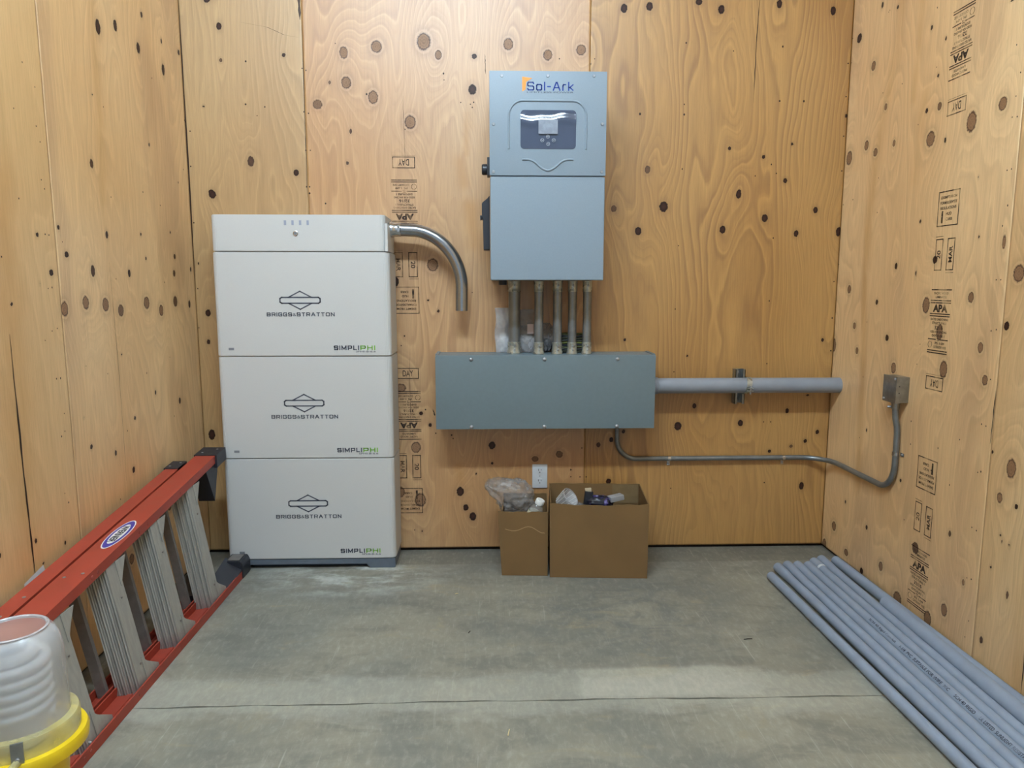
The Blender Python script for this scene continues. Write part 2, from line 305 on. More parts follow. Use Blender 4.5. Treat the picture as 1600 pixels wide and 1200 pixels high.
KR=[(2.967,2.319,0.0078,0.013,0),(2.853,2.27,0.0073,0.0077,0),(3.137,2.249,0.0197,0.0191,0),(2.621,2.118,0.0063,0.0094,0),(2.534,2.054,0.0048,0.0091,0),(3.006,2.101,0.0157,0.0184,0.7),(2.562,1.941,0.0061,0.0071,0),(2.54,1.834,0.0115,0.0136,0.6),(2.614,1.836,0.0083,0.0095,0),(2.362,1.744,0.0227,0.0312,1),(2.222,1.766,0.0173,0.0197,1),(2.578,1.732,0.0232,0.0251,1),(2.493,1.712,0.0058,0.0113,0),(3.021,1.793,0.0161,0.0188,1),(2.813,1.762,0.0095,0.0127,1),(2.891,1.915,0.01,0.0129,0.8),(2.221,2.061,0.0088,0.0043,0.3),(3.161,1.766,0.0232,0.0279,1),(2.946,1.752,0.0153,0.0158,1),(2.602,1.449,0.0064,0.0074,0),(2.738,1.293,0.0093,0.0127,0.1),(2.497,1.309,0.0132,0.0138,0.3),(2.277,1.373,0.0041,0.0066,0),(2.304,1.561,0.0036,0.0066,0),(2.162,1.35,0.0074,0.0216,0.8),(2.088,1.255,0.021,0.0248,0.9),(2.605,1.264,0.0045,0.0144,0.5),(3.088,1.203,0.0144,0.017,1),(2.858,1.153,0.0101,0.0107,0.2),(2.765,1.016,0.0118,0.013,0.3),(3.024,1.049,0.0113,0.0141,1),(2.989,0.945,0.0111,0.014,1),(3.196,0.952,0.0185,0.0293,1),(2.528,1.15,0.0193,0.0277,0.9),(2.439,1.059,0.0163,0.0269,0.8),(2.401,0.934,0.0194,0.0289,0.9),(2.705,0.904,0.0157,0.0201,1),(2.291,1.181,0.0129,0.0169,0.9),(2.225,1.024,0.0123,0.0166,0.9),(2.191,0.924,0.012,0.0165,0.9),(2.118,1.099,0.0112,0.0139,0.2),(2.869,0.626,0.0055,0.0084,0),(2.602,0.485,0.0067,0.0077,0),(2.817,0.226,0.0078,0.011,0),(3.091,0.137,0.018,0.0207,1),(2.294,0.385,0.007,0.0113,0.5),(2.043,0.677,0.0183,0.029,0.9),(2.127,0.708,0.0047,0.0084,0.1),(2.079,0.576,0.0111,0.0161,0.8),(2.008,0.57,0.0067,0.009,0),(2.061,0.464,0.0045,0.0054,0),(2.053,0.446,0.0031,0.0063,0.2),(3.002,0.278,0.006,0.0089,0.2),(2.478,0.265,0.0194,0.0215,0.5),(3.17,0.022,0.019,0.0243,1),(2.021,0.446,0.0038,0.0081,0.5),(2.207,0.249,0.0066,0.011,0.8),(2.089,0.35,0.0046,0.0064,0.1),(2.009,0.294,0.0056,0.0139,0.5),(2.565,0.03,0.025,0.0249,0.8),(2.29,0.114,0.0153,0.0224,0.9),(2.693,0.107,0.014,0.0183,1),(2.833,0.03,0.0129,0.0139,0),(2.375,0.04,0.0199,0.0278,0.9),(2.968,0.059,0.0167,0.0145,1),(2.1,0.103,0.0075,0.0126,0.4)]
SB=[(-1.025,2.153,0.0043),(-1.034,1.98,0.0043),(-0.954,1.97,0.0032),(-0.988,1.934,0.0027),(-0.363,1.882,0.0027),(-0.196,2.111,0.0041),(-0.194,2.085,0.0027),(-0.523,2.025,0.0043),(-0.648,2.228,0.0027),(0.297,2.175,0.003),(0.447,2.176,0.0027),(0.431,2.155,0.0027),(0.838,2.244,0.0038),(1.255,2.233,0.0039),(1.043,2.213,0.0028),(1.253,2.01,0.0042),(1.359,2.01,0.0045),(0.838,1.993,0.0028),(0.647,1.952,0.005),(0.839,1.951,0.0045),(1.23,1.744,0.0031),(1.254,1.706,0.0034),(0.838,1.723,0.0031),(1.543,2.167,0.0034),(1.543,2.03,0.0034),(1.543,1.865,0.0034),(1.544,1.718,0.0034),(1.254,1.428,0.0032),(0.832,1.394,0.0029),(1.25,1.151,0.0032),(0.826,1.115,0.0029),(1.253,0.868,0.0032),(1.539,1.237,0.0029),(1.541,1.074,0.0038),(1.544,0.926,0.0041),(1.251,0.599,0.003),(1.284,0.599,0.003),(1.268,0.312,0.0036),(0.831,0.288,0.003),(0.829,0.832,0.0029),(0.366,0.347,0.003),(-0.791,2.127,0.0029),(-0.775,2.119,0.0029),(-0.79,1.951,0.0032),(-0.771,1.945,0.0032),(-0.788,1.793,0.0033),(-0.769,1.793,0.0027),(-0.791,1.641,0.0033),(-0.778,1.641,0.0033),(-0.779,1.614,0.0044),(-1.28,1.206,0.0028),(-1.285,1.035,0.0028),(-1.28,1.488,0.0033),(-1.3,0.684,0.0037),(-1.294,2.012,0.0032),(-1.292,1.908,0.0027),(-1.273,1.869,0.0032),(-1.279,1.724,0.0032),(-0.296,0.664,0.0035),(-0.251,0.555,0.0032),(-0.173,0.53,0.0029),(-0.355,0.1,0.0029),(-0.385,0.201,0.0035),(-0.384,0.997,0.0037),(-0.399,0.954,0.0028),(-0.081,1.189,0.0025),(0.408,0.346,0.003),(0.437,0.346,0.003),(0.415,0.482,0.0029),(1.161,1.695,0.0028),(0.013,2.074,0.0027),(-0.069,1.995,0.0033),(-0.124,1.994,0.0027),(-0.075,1.974,0.0027),(-0.083,1.987,0.0027),(-0.712,1.571,0.0039)]
SL=[(2.121,1.831,0.0025),(2.066,1.696,0.0021),(2.169,1.778,0.0024),(2.159,1.669,0.0024),(2.171,1.628,0.0024),(2.161,1.521,0.0024),(2.173,1.497,0.0026),(2.053,1.456,0.0024),(2.157,1.367,0.0029),(2.175,1.366,0.0026),(2.149,1.211,0.002),(2.168,1.214,0.0026),(2.15,1.087,0.0024),(2.176,1.093,0.0024),(2.151,0.945,0.0027),(2.171,0.944,0.0028),(2.152,0.77,0.0027),(2.17,0.782,0.0024),(1.96,1.295,0.0027),(2.239,1.35,0.002),(2.537,1.811,0.0023),(2.912,2.005,0.0027),(2.543,1.518,0.0023),(2.536,1.242,0.0025),(2.912,1.53,0.0029),(2.776,1.564,0.0033),(2.907,1.232,0.0032),(2.708,0.894,0.003),(2.915,0.692,0.0027),(2.909,0.934,0.0021),(2.538,0.708,0.0028),(2.158,0.563,0.003),(2.143,0.596,0.002),(2.456,0.482,0.0025),(3.091,1.642,0.0037),(3.15,1.703,0.0029),(3.212,1.911,0.0029),(3.193,1.912,0.0032),(2.113,1.062,0.0019),(2.311,0.965,0.0021),(2.436,0.925,0.0022),(2.174,0.836,0.002)]
SR=[(2.784,1.973,0.0025),(2.596,2.175,0.0026),(2.907,2.278,0.0024),(2.915,2.274,0.0021),(3.191,2.167,0.0029),(3.199,2.02,0.0029),(3.193,2.267,0.0029),(2.918,1.974,0.0027),(2.573,1.972,0.0023),(2.659,1.798,0.0024),(2.184,1.923,0.0024),(2.157,1.838,0.0028),(2.167,1.774,0.0024),(2.175,1.716,0.0024),(2.154,1.713,0.0027),(2.176,1.563,0.0026),(2.158,1.564,0.0026),(2.16,1.458,0.0028),(2.174,1.399,0.0026),(2.18,1.237,0.0026),(2.16,1.237,0.0026),(2.182,1.08,0.0028),(2.16,1.085,0.0026),(2.165,0.93,0.0026),(3.223,1.719,0.0026),(3.187,1.572,0.0026),(3.207,1.412,0.0026),(3.194,1.313,0.0026),(2.544,1.009,0.0023),(2.554,0.935,0.0023),(2.923,0.841,0.0027),(2.922,1.07,0.0024),(2.187,0.784,0.0026),(2.166,0.782,0.0026),(2.184,0.628,0.0026),(2.17,0.634,0.0028),(2.188,0.444,0.0026),(2.166,0.441,0.003),(2.19,0.272,0.0022),(2.169,0.276,0.003),(2.284,0.713,0.0023),(2.316,0.549,0.0025),(2.562,0.722,0.0028),(2.555,0.637,0.0028),(2.559,0.345,0.0028),(2.9,1.51,0.0026),(2.908,1.646,0.0027),(3.104,1.584,0.0028),(2.422,0.572,0.0026),(2.393,0.659,0.0026),(2.92,0.583,0.0027),(2.174,0.075,0.0024),(2.163,0.136,0.0022),(2.366,0.061,0.0022)]
# ---------------------------------------------------------------- material table
M={}
M['backing']=flat('dark_gap',srgb(30,20,14),.9)
M['ink']=None
def ink(name,col,th=.34):
    t=NT(name); p=t.geo(); n=t.noise(p,140,3,.7); n2=t.noise(p,22,1)
    a=t.math('MULTIPLY',t.sstep(n,th-.12,th+.1),t.sstep(n2,.3,.55,.45,1))
    t.set(Base_Color=col,Roughness=.7,Alpha=t.math('MULTIPLY',a,.92)); return t.m
M['ink']=ink('stamp_ink',srgb(46,30,24))
M['inkp']=ink('pipe_ink',srgb(40,44,58),.4)
P_left=plywood('plywood_olive',2.0,srgb(192,158,108),srgb(176,138,90),srgb(140,104,60),freq=14,amp=8,contrast=.5,usc=2.6)
P_mid=plywood('plywood_pink_tan',5.3,srgb(202,162,116),srgb(186,140,90),srgb(146,98,58),freq=16,amp=5,contrast=.6,usc=2.0)
P_right=plywood('plywood_golden',8.1,srgb(186,142,80),srgb(168,120,56),srgb(126,80,34),freq=20,amp=6.5,contrast=.85,usc=1.7,gloss=.47)
P_lw=plywood('plywood_left_wall',11.7,srgb(236,202,152),srgb(220,180,126),srgb(170,130,88),freq=7,amp=6,contrast=.38,usc=2.4,patch=srgb(188,150,112))
P_lw2=plywood('plywood_left_near',3.7,srgb(228,194,144),srgb(216,178,124),srgb(178,138,92),freq=5,amp=3,contrast=.3,usc=2.0)
P_rw=plywood('plywood_right_wall',17.3,srgb(238,204,156),srgb(224,184,134),srgb(172,134,92),freq=7,amp=6.5,contrast=.42,usc=2.2,patch=srgb(200,162,122))
P_rw2=plywood('plywood_right_near',23.1,srgb(228,196,148),srgb(212,172,122),srgb(170,130,88),freq=6,amp=7,contrast=.45,usc=2.0)
# ---------------------------------------------------------------- floor: two concrete pours with a joint
def concrete():
    t=NT('trowelled_concrete'); p=t.geo(); sp=t.n('ShaderNodeSeparateXYZ',inp={0:p}); x,y=sp.outputs[0],sp.outputs[1]
    n1=t.noise(p,1.7,4,.6,.6); n2=t.noise(t.vmul(p,(1,2.2,1)),3.2,5,.65,.8); n3=t.noise(p,9,4,.6)
    c=t.mix(t.sstep(n1,.35,.65),srgb(124,124,116),srgb(146,142,128))
    c=t.mix(t.sstep(n2,.46,.66,0,.6),c,srgb(112,111,104))
    c=t.mix(t.sstep(n2,.42,.25,0,.5),c,srgb(168,152,118))
    c=t.mix(t.sstep(n3,.5,.75,0,.3),c,srgb(164,160,146))
    # pale laitance band that follows the joint
    jy=t.math('SUBTRACT',y,1.975); nb=t.noise(t.vmul(p,(1.6,3,1)),2.2,5,.65)
    wid=t.math('MULTIPLY_ADD',nb,.24,-.02)
    d=t.math('DIVIDE',t.math('ABSOLUTE',t.math('SUBTRACT',jy,.035)),wid)
    c=t.mix(t.math('MULTIPLY',t.sstep(d,1.35,.6),.34),c,srgb(190,190,178))
    # smooth pale patch beyond the joint
    e=t.math('MULTIPLY',t.sstep(x,.24,.30),t.sstep(t.math('ADD',x,t.math('MULTIPLY',n3,.3)),1.06,.86))
    e=t.math('MULTIPLY',e,t.sstep(t.math('ADD',y,t.math('MULTIPLY',n3,.03)),2.175,2.15)); e=t.math('MULTIPLY',e,t.sstep(y,1.97,2.0))
    c=t.mix(t.math('MULTIPLY',e,.42),c,srgb(198,196,182))
    # bluish grey smears in the middle of the slab
    dd=t.n('ShaderNodeVectorMath',operation='DISTANCE',inp={0:t.vmul(p,(1,1.3,0)),1:(.45,3.35,0)}).outputs['Value']
    sm=t.math('MULTIPLY',t.sstep(dd,.75,.1),t.sstep(t.noise(t.vmul(p,(3,5,1)),1.5,5,.7,1.2),.42,.6)); c=t.mix(t.math('MULTIPLY',sm,.45),c,srgb(96,100,104))
    # dusty white drift round the plinth
    dp=t.n('ShaderNodeVectorMath',operation='DISTANCE',inp={0:t.vmul(p,(.55,1,0)),1:(-.33,2.93,0)}).outputs['Value']
    c=t.mix(t.math('MULTIPLY',t.sstep(dp,.30,.05),t.sstep(t.noise(t.vmul(p,(3,6,1)),1.6,5,.7,.2),.42,.66,0,.75)),c,srgb(205,210,205))
    # darker strip along the back wall
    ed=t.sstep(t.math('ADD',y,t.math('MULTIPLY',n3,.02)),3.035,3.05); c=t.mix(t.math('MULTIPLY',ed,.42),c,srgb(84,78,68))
    # trowel scratches
    sc=t.noise(t.vmul(p,(120,5,1)),1,2,.6,.6); c=t.mix(t.math('MULTIPLY',t.sstep(sc,.62,.78),t.sstep(n1,.4,.6,.2,.6)),c,srgb(180,178,166))
    n4=t.noise(t.vmul(p,(1,.45,1)),55,4,.7,.4); c=t.mix(t.sstep(n4,.3,.7,.16,0),c,srgb(70,70,64)); c=t.mix(t.sstep(n4,.5,.8,0,.25),c,srgb(182,180,166))
    sp2=t.noise(p,160,2); c=t.mix(t.sstep(sp2,.7,.8,0,.35),c,srgb(70,66,58))
    t.set(Base_Color=c,Roughness=t.sstep(n1,.3,.7,.42,.6),Specular_IOR_Level=.35)
    t.bump(t.math('ADD',t.math('MULTIPLY',n3,.6),t.math('MULTIPLY',sc,.3)),.12,.002); return t.m
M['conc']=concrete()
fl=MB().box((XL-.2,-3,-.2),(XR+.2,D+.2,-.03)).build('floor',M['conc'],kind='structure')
def slab(y0f,y1f):
    """edge functions give the wandering joint line"""
    xs=np.linspace(XL-.02,XR+.02,90); b=MB(); vs=[];fs=[]
    for x in xs: vs+=[(x,y0f(x),0),(x,y1f(x),0),(x,y0f(x),-.03),(x,y1f(x),-.03)]
    for i in range(len(xs)-1):
        a=i*4; c=a+4; fs+=[(a,c,c+1,a+1),(a+2,c+2,c,a),(a+1,c+1,c+3,a+3)]
    b.add(vs,fs); b.build('concrete_slab',M['conc'],fl)
r2=random.Random(3); ph=[r2.uniform(0,6) for _ in range(5)]
jt=lambda x:1.972+.003*math.sin(3*x+ph[0])+.0018*math.sin(11*x+ph[1])+.0012*math.sin(37*x+ph[2])
gp=lambda x:.0028+.0014*math.sin(17*x+ph[3])+.0008*math.sin(53*x+ph[4])
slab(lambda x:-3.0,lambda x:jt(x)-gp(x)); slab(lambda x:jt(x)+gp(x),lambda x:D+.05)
# ---------------------------------------------------------------- walls
wb=MB().box((XL-.15,D+.012,-.1),(XR+.15,D+.15,CZ+.1)).build('wall_back',M['backing'],kind='structure')
wl=MB().box((XL-.15,-1.5,-.1),(XL-.012,D+.012,CZ+.1)).build('wall_left',M['backing'],kind='structure')
wr=MB().box((XR+.012,-1.5,-.1),(XR+.15,D+.012,CZ+.1)).build('wall_right',M['backing'],kind='structure')
M['ceil']=paint('ceiling_board',srgb(190,182,168),.8)
MB().box((XL-.15,-1.5,CZ),(XR+.15,D+.15,CZ+.1)).build('ceiling',M['ceil'],kind='structure')
g=.0008; TOP=2.452; LOW=.014; ST=.007
stB=[([(-.10,1.95),(-.105,1.78)],.016,.5),([(-.13,1.75),(-.115,1.66)],.03,.55),([(-.09,1.56),(-.08,1.40)],.035,.7),([(-.07,2.1),(-.09,1.9)],.03,.3),([(-.14,.33),(-.15,.40)],.02,.4)]
panel('plywood_panel',P_left,wb,FB,XL,-.785-g,LOW,TOP,ST,KB,[])
panel('plywood_panel',P_mid,wb,FB,-.785+g,.428-g,LOW,TOP,ST,KB,stB)
panel('plywood_panel',P_right,wb,FB,.428+g,XR,LOW,TOP,ST,KB,[])
panel('plywood_panel',P_mid,wb,FB,XL,-.5,TOP+.003,CZ,.03); panel('plywood_panel',P_right,wb,FB,-.5+g,.72-g,TOP+.003,CZ,.03); panel('plywood_panel',P_left,wb,FB,.72+g,XR,TOP+.003,CZ,.03)
stL=[([(2.9,2.4),(2.9,.3)],.03,.12),([(2.52,2.4),(2.50,1.5)],.03,.35),([(2.50,1.5),(2.52,.2)],.04,.18),([(1.97,1.5),(1.95,.3)],.07,.42)]
panel('plywood_panel',P_lw,wl,FL,2.208+g,D,LOW,TOP,ST,KL,stL)
panel('plywood_panel',P_lw2,wl,FL,.988+g,2.208-g,LOW,TOP,ST,KL,stL)
panel('plywood_panel',P_lw,wl,FL,-.232+g,.988-g,LOW,TOP,.03); panel('plywood_panel',P_lw2,wl,FL,-1.452+g,-.232-g,LOW,TOP,.03)
for a in range(3): panel('plywood_panel',(P_lw2,P_lw,P_rw)[a],wl,FL,D-1.566*(a+1)+g,D-1.566*a-g,TOP+.003,CZ,.05)
stR=[([(2.80,2.45),(2.84,2.1),(2.95,1.7),(2.97,1.3)],.035,.5),([(2.97,1.3),(2.93,.9),(2.91,.35)],.025,.42),([(2.68,2.45),(2.70,1.9)],.02,.35),([(2.63,1.9),(2.66,1.6)],.03,.3),([(1.92,.45),(1.93,.05)],.05,.4)]
panel('plywood_panel',P_rw,wr,FR,2.137+g,D,LOW,TOP,ST,KR,stR)
panel('plywood_panel',P_rw2,wr,FR,.917+g,2.137-g,LOW,TOP,ST,KR,stR)
panel('plywood_panel',P_rw,wr,FR,-.303+g,.917-g,LOW,TOP,.03); panel('plywood_panel',P_rw2,wr,FR,-1.523+g,-.303-g,LOW,TOP,.03)
for a in range(3): panel('plywood_panel',(P_lw,P_rw,P_rw2)[a],wr,FR,D-1.566*(a+1)+g,D-1.566*a-g,TOP+.003,CZ,.05)
# nail heads and small splits in the veneer
M['nail']=flat('dark_nail',srgb(52,34,24),.5,.3)
def wf(fn):
    return (lambda u,v,w:Vector((u,D-w,v))) if fn is FB else (lambda u,v,w:Vector((XL+w,u,v))) if fn is FL else (lambda u,v,w:Vector((XR-w,u,v)))
def nails(lst,fn,par):
    P=wf(fn); b=MB()
    for (u,v,r) in lst:
        k=rnd.uniform(.8,1.15); n=8; b.add([P(u+math.cos(2*PI*i/n)*r*.9,v+math.sin(2*PI*i/n)*r*k*1.15,.0009) for i in range(n)]+[P(u,v,.0012)],[(i,(i+1)%n,n) for i in range(n)])
    b.build('nail_head',M['nail'],par,kind='stuff')
nails(SB,FB,wb);nails(SL,FL,wl);nails(SR,FR,wr)
def split(pts,w,fn,par,name='veneer_split'):
    P=wf(fn); b=MB(); L=[];n=0
    for (a,c),(d,e) in zip(pts[:-1],pts[1:]):
        for i in range(10):
            t=i/10; L.append((a+(d-a)*t,c+(e-c)*t))
    L.append(pts[-1]); N=len(L); vs=[];fs=[]
    for i,(u,v) in enumerate(L):
        ww=w*min(1,4*min(i,N-1-i)/N+.15)*rnd.uniform(.6,1.3)/2; u+=rnd.uniform(-.0008,.0008); vs+=[P(u-ww,v,.0008),P(u+ww,v,.0008)]
    fs=[(2*i,2*i+1,2*i+3,2*i+2) for i in range(N-1)]
    b.add(vs,fs).build(name,M['nail'],par)
split([(1.962,1.09),(1.966,.7),(1.975,.33)],.006,FL,wl)
split([(2.50,1.30),(2.51,.9),(2.505,.5)],.0015,FL,wl)
split([(1.147,2.45),(1.140,2.25),(1.139,2.0)],.0032,FB,wb)
split([(1.917,.36),(1.918,.02)],.005,FR,wr)
split([(2.137,.9),(2.14,.73)],.004,FR,wr)
split([(-.796,2.45),(-.792,2.32)],.012,FB,wb); split([(-.785,2.3),(-.789,1.6)],.0025,FB,wb)
split([(-1.05,2.31),(-.93,2.29),(-.86,2.26),(-.80,2.25)],.004,FB,wb)
split([(XL+.003,2.4),(XL+.003,1.2)],.005,FB,wb)
split([(-.37,2.02),(-.365,1.75)],.0014,FB,wb); split([(-.365,.9),(-.362,.6)],.0014,FB,wb); split([(-.02,2.19),(-.018,2.11)],.003,FB,wb)
split([(-.262,.665),(-.254,.635)],.006,FB,wb)
split([(1.93,2.45),(1.935,2.3)],.003,FL,wl)
# ---------------------------------------------------------------- grade stamps printed on the sheets
class ST_:
    def __init__(s,fn,u,v,flip=False):
        s.b=MB(); s.fl=-1 if flip else 1; s.u=u;s.v=v
        if fn is FB: s.X=Vector((1,0,0)); s.P=lambda a,c:Vector((u+a*s.fl,D-.0008,v+c*s.fl))
        else: s.X=Vector((0,-1,0)); s.P=lambda a,c:Vector((XR-.0008,u-a*s.fl,v+c*s.fl))
        s.X=s.X*s.fl; s.Z=Vector((0,0,1))*s.fl; s.N=Vector((0,-1,0)) if fn is FB else Vector((-1,0,0))
    def line(s,a,c,d,e,w=.0034): s.b.quadline(s.P(a,c),s.P(d,e),w,s.N)
    def txt(s,t,a,c,w,h,off=.02,rot=0):
        ux,uy=(s.X,s.Z) if not rot else (s.Z*rot,-s.X*rot); s.b.text(t,s.P(a,c),ux,uy,w,h,off)
    def rect(s,a,c,w,h,lw=.0034):
        p=[(a-w/2,c-h/2),(a+w/2,c-h/2),(a+w/2,c+h/2),(a-w/2,c+h/2)]
        for i in range(4): s.line(*p[i],*p[(i+1)%4],lw)
def blk(s,a,c,full=True):
    L=lambda y,w=.0036:s.line(a-.054,c+y,a+.054,c+y,w)
    L(0);s.txt('PACIFIC WOOD',a,c-.012,.078,.0085);s.txt('LAMINATES',a,c-.025,.06,.0085);L(-.037);L(-.045)
    s.txt('APA',a,c-.064,.08,.027,.05);L(-.083);L(-.091)
    s.txt('RATED SHEATHING',a,c-.102,.096,.0085);s.txt('STRUCTURAL I',a,c-.115,.078,.0085);s.txt('32/16',a,c-.131,.046,.0135);s.txt('SIZED FOR SPACING',a,c-.146,.09,.0075);s.txt('EXPOSURE 1',a,c-.159,.07,.0085)
    s.line(a-.054,c-.172,a-.012,c-.172);s.line(a+.012,c-.172,a+.054,c-.172);s.txt('TS',a,c-.172,.012,.011)
    s.txt('PS 1-09',a+.012,c-.185,.052,.0085);s.txt('CATEGORY 15/32',a+.014,c-.198,.07,.0085)
    for k in range(14):
        t=2*PI*k/14;q=2*PI*(k+1)/14
        if k not in(3,10): s.line(a-.042+.011*math.cos(t),c-.191+.011*math.sin(t),a-.042+.011*math.cos(q),c-.191+.011*math.sin(q),.0018)
    L(-.211);L(-.219)
def day(s,a,c): s.rect(a,c,.094,.045);s.txt('DAY',a,c,.046,.027,.01); s.line(a-.05,c-.03,a+.05,c-.03,.001)
def mar(s,a,c,r=1):
    s.rect(a+.032,c,.036,.105);s.txt('MAR',a+.032,c,.055,.019,.02,r);s.rect(a-.032,c,.036,.105);s.txt('20',a-.032,c,.03,.02,.02,r);s.line(a-.054,c+.062,a-.014,c+.062,.0015);s.line(a+.014,c-.062,a+.054,c-.062,.0015)
def ex(s,a,c):
    s.rect(a,c,.11,.115);s.txt('EXEMPT FROM',a,c+.038,.085,.0095);s.txt('FORMALDEHYDE',a,c+.02,.09,.0095);s.txt('REGULATIONS',a,c+.002,.085,.0095);s.txt('HUD',a+.005,c-.018,.03,.01);s.txt('CARB',a+.008,c-.036,.034,.01);s.b.quadline(s.P(a-.03,c-.012),s.P(a-.03,c-.044),.009,s.N)
def stamps(fn,u,par,seq):
    for kind,v,flip in seq:
        s=ST_(fn,u,v,flip); {'blk':blk,'day':day,'mar':mar,'ex':ex}[kind](s,0,0); s.b.build('grade_stamp',M['ink'],par,'black ink grade stamp')
stamps(FB,-.372,wb,[('day',1.745,True),('blk',1.452,True),('mar',1.31,True),('ex',1.155,True),('day',.829,False),('blk',.528,True),('mar',.40,True),('ex',.24,True)])
stamps(FR,2.445,wr,[('blk',1.905,True),('day',1.812,True),('ex',1.48,False),('mar',1.325,False),('blk',1.205,False),('day',.879,True),('ex',.55,True),('mar',.385,False),('blk',.27,False)])
# ---------------------------------------------------------------- equipment
M['white']=paint('textured_white_paint',srgb(199,199,198),.42,0,.015,300,.25,900)
M['plinth']=paint('blue_grey_plinth',srgb(92,102,114),.5)
M['dark']=flat('dark_recess',srgb(40,50,62),.6)
M['logo']=flat('logo_grey',srgb(72,76,90),.6); M['green']=flat('logo_green',srgb(122,182,62),.6); M['badge']=flat('badge_grey',srgb(120,124,132),.6)
M['ledbar']=flat('led_bar_grey',srgb(150,156,176),.4); M['chrome']=paint('chrome',srgb(200,202,205),.22,1,.02)
M['inv']=paint('pale_blue_grey_paint',srgb(130,145,158),.45,0,.02,200,.15,900); M['screw']=paint('zinc_screw',srgb(160,162,166),.4,.75)
M['black']=paint('black_plastic',srgb(34,36,44),.45); M['blue']=flat('logo_blue',srgb(10,50,140),.7); M['orange']=flat('logo_orange',srgb(240,150,60),.5)
M['film']=None
t=NT('glossy_display_film'); t.set(Base_Color=srgb(64,74,96),Roughness=.13,Specular_IOR_Level=.8,Coat_Weight=.6,Coat_Roughness=.05); M['film']=t.m
M['lcd']=paint('lcd_grey',srgb(138,146,160),.35,0,.12,60)
M['icon']=flat('icon_white',srgb(205,212,222),.5)
M['gbox']=paint('grey_enamel',srgb(104,118,124),.42,0,.02,60,.12,700)
M['galv']=paint('galvanised_steel',srgb(150,152,150),.32,.85,.12,40)
M['steelp']=paint('galvanised_conduit',srgb(128,132,134),.33,.65,.1,25)
t=NT('bright_conduit_steel'); p=t.geo(); t.set(Base_Color=srgb(160,164,170),Metallic=.95,Roughness=.24,Anisotropic=.4); M['elbow']=t.m
M['conn']=paint('die_cast_connector',srgb(172,174,166),.28,.65,.03,40)
M['pvc']=paint('grey_pvc',srgb(140,152,170),.5,0,.05,14,.1,300)
M['pvcr']=paint('grey_pvc_run',srgb(138,143,152),.5,0,.05,14,.1,300)
M['outlet']=paint('white_plastic',srgb(205,208,212),.35,0,.02)
Xv,Yv,Zv=(1,0,0),(0,1,0),(0,0,1)
# --- battery stack
BX0,BX1,BF,BB=-1.138,-.416,3.0,3.192
GB='stacked battery modules with printed logo'
def body(x0,x1,z0,z1,name,par,r=.022,bev=.003):
    pl=[(x,-y) for x,y in rrect(x0,x1,-BB,-BF,r,5,(1,1,0,0))]
    return MB().prism(pl,2,z0,z1,bev).build(name,M['white'],par)
pl=thing('battery_plinth','blue-grey notched plinth on the floor under the white battery stack','plinth',(-.777,3.09,0))
z1=.043
MB().prism([(BX0+.004,0),(-1.06,0),(-1.045,.018),(-.545,.018),(-.53,0),(BX1-.004,0),(BX1-.004,z1),(BX0+.004,z1)],1,BF+.002,BB,.002).build('plinth_frame',M['plinth'],pl)
MB().box((-1.04,BF+.03,.001),(-.55,BF+.034,.02)).build('notch_shade_sheet',M['dark'],pl)  # dark sheet standing in for the shade inside the notch
def battery(z0,z1,label):
    o=thing('battery_module',label,'battery',(-.777,3.09,z0),GB)
    body(BX0,BX1,z0+.0015,z1-.0012,'casing',o)
    F=BF-.0006; cz=z1-.197 if z1-z0<.435 else z1-.197
    b=MB(); N=(0,-1,0); V=lambda x,z:Vector((x,F,z))
    def oc(x0,x1,a,c,k): return [V(x0+k,c),V(x1-k,c),V(x1,c-k*.7),V(x1,a+k*.7),V(x1-k,a),V(x0+k,a),V(x0,a+k*.7),V(x0,c-k*.7)]
    b.poly(oc(-.868,-.704,cz-.012,cz+.012,.007),.0054,N)
    b.poly([V(-.832,cz+.013),V(-.786,cz+.037),V(-.740,cz+.013)],.005,N,False); b.poly([V(-.832,cz-.013),V(-.786,cz-.037),V(-.740,cz-.013)],.005,N,False)
    b.build('emblem',M['logo'],o)
    b=MB(); b.strokes('BRIGGS',V(-.873,cz-.058),Xv,Zv,.104,.0165,.0036); b.strokes('STRATTON',V(-.724,cz-.058),Xv,Zv,.156,.0165,.0036); b.text('&',V(-.811,cz-.059),Xv,Zv,.014,.013,0)
    b.build('lettering',M['logo'],o)
    zb=z0+.036
    MB().strokes('SIMPLI',V(-.602,zb),Xv,Zv,.104,.0195,.0046).build('lettering',M['logo'],o)
    MB().strokes('PHI',V(-.5135,zb),Xv,Zv,.062,.0195,.0046).build('lettering',M['green'],o,'green lettering')
    MB().text('SPHI-B-6.6',V(-.522,zb-.0155),Xv,Zv,.082,.0072,.006).build('lettering',M['logo'],o)
    b=MB().box((-1.088,F,zb-.009),(-1.066,F+.0004,zb+.001)); b.build('rating_badge',M['badge'],o)
    return o
battery(.043,.490,'white battery module at the bottom of the stack, resting on the grey plinth')
battery(.490,.926,'white battery module in the middle of the stack, between two like it')
battery(.926,1.356,'white battery module, highest of the three with the emblem, under the control unit')
o=thing('battery_controller','slim white control unit with four indicator bars on top of the battery stack','control unit',(-.777,3.09,1.356))
body(BX0+.002,BX1-.014,1.3575,1.505,'casing',o)
body(BX1-.016,BX1-.004,1.3575,1.47,'side_panel',o,.002,.001)
for k in range(4): MB().box((-.839+.0305*k,BF-.0012,1.463),(-.839+.0305*k+.0095,BF+.001,1.482)).build('indicator_bar',M['ledbar'],o)
b=MB().lathe([(1e-4,0),(.0105,0),(.0105,.003),(.008,.004),(.0075,.002),(1e-4,.002)],(-.793,BF,1.430),(0,-1,0)); b.build('power_button',M['chrome'],o)
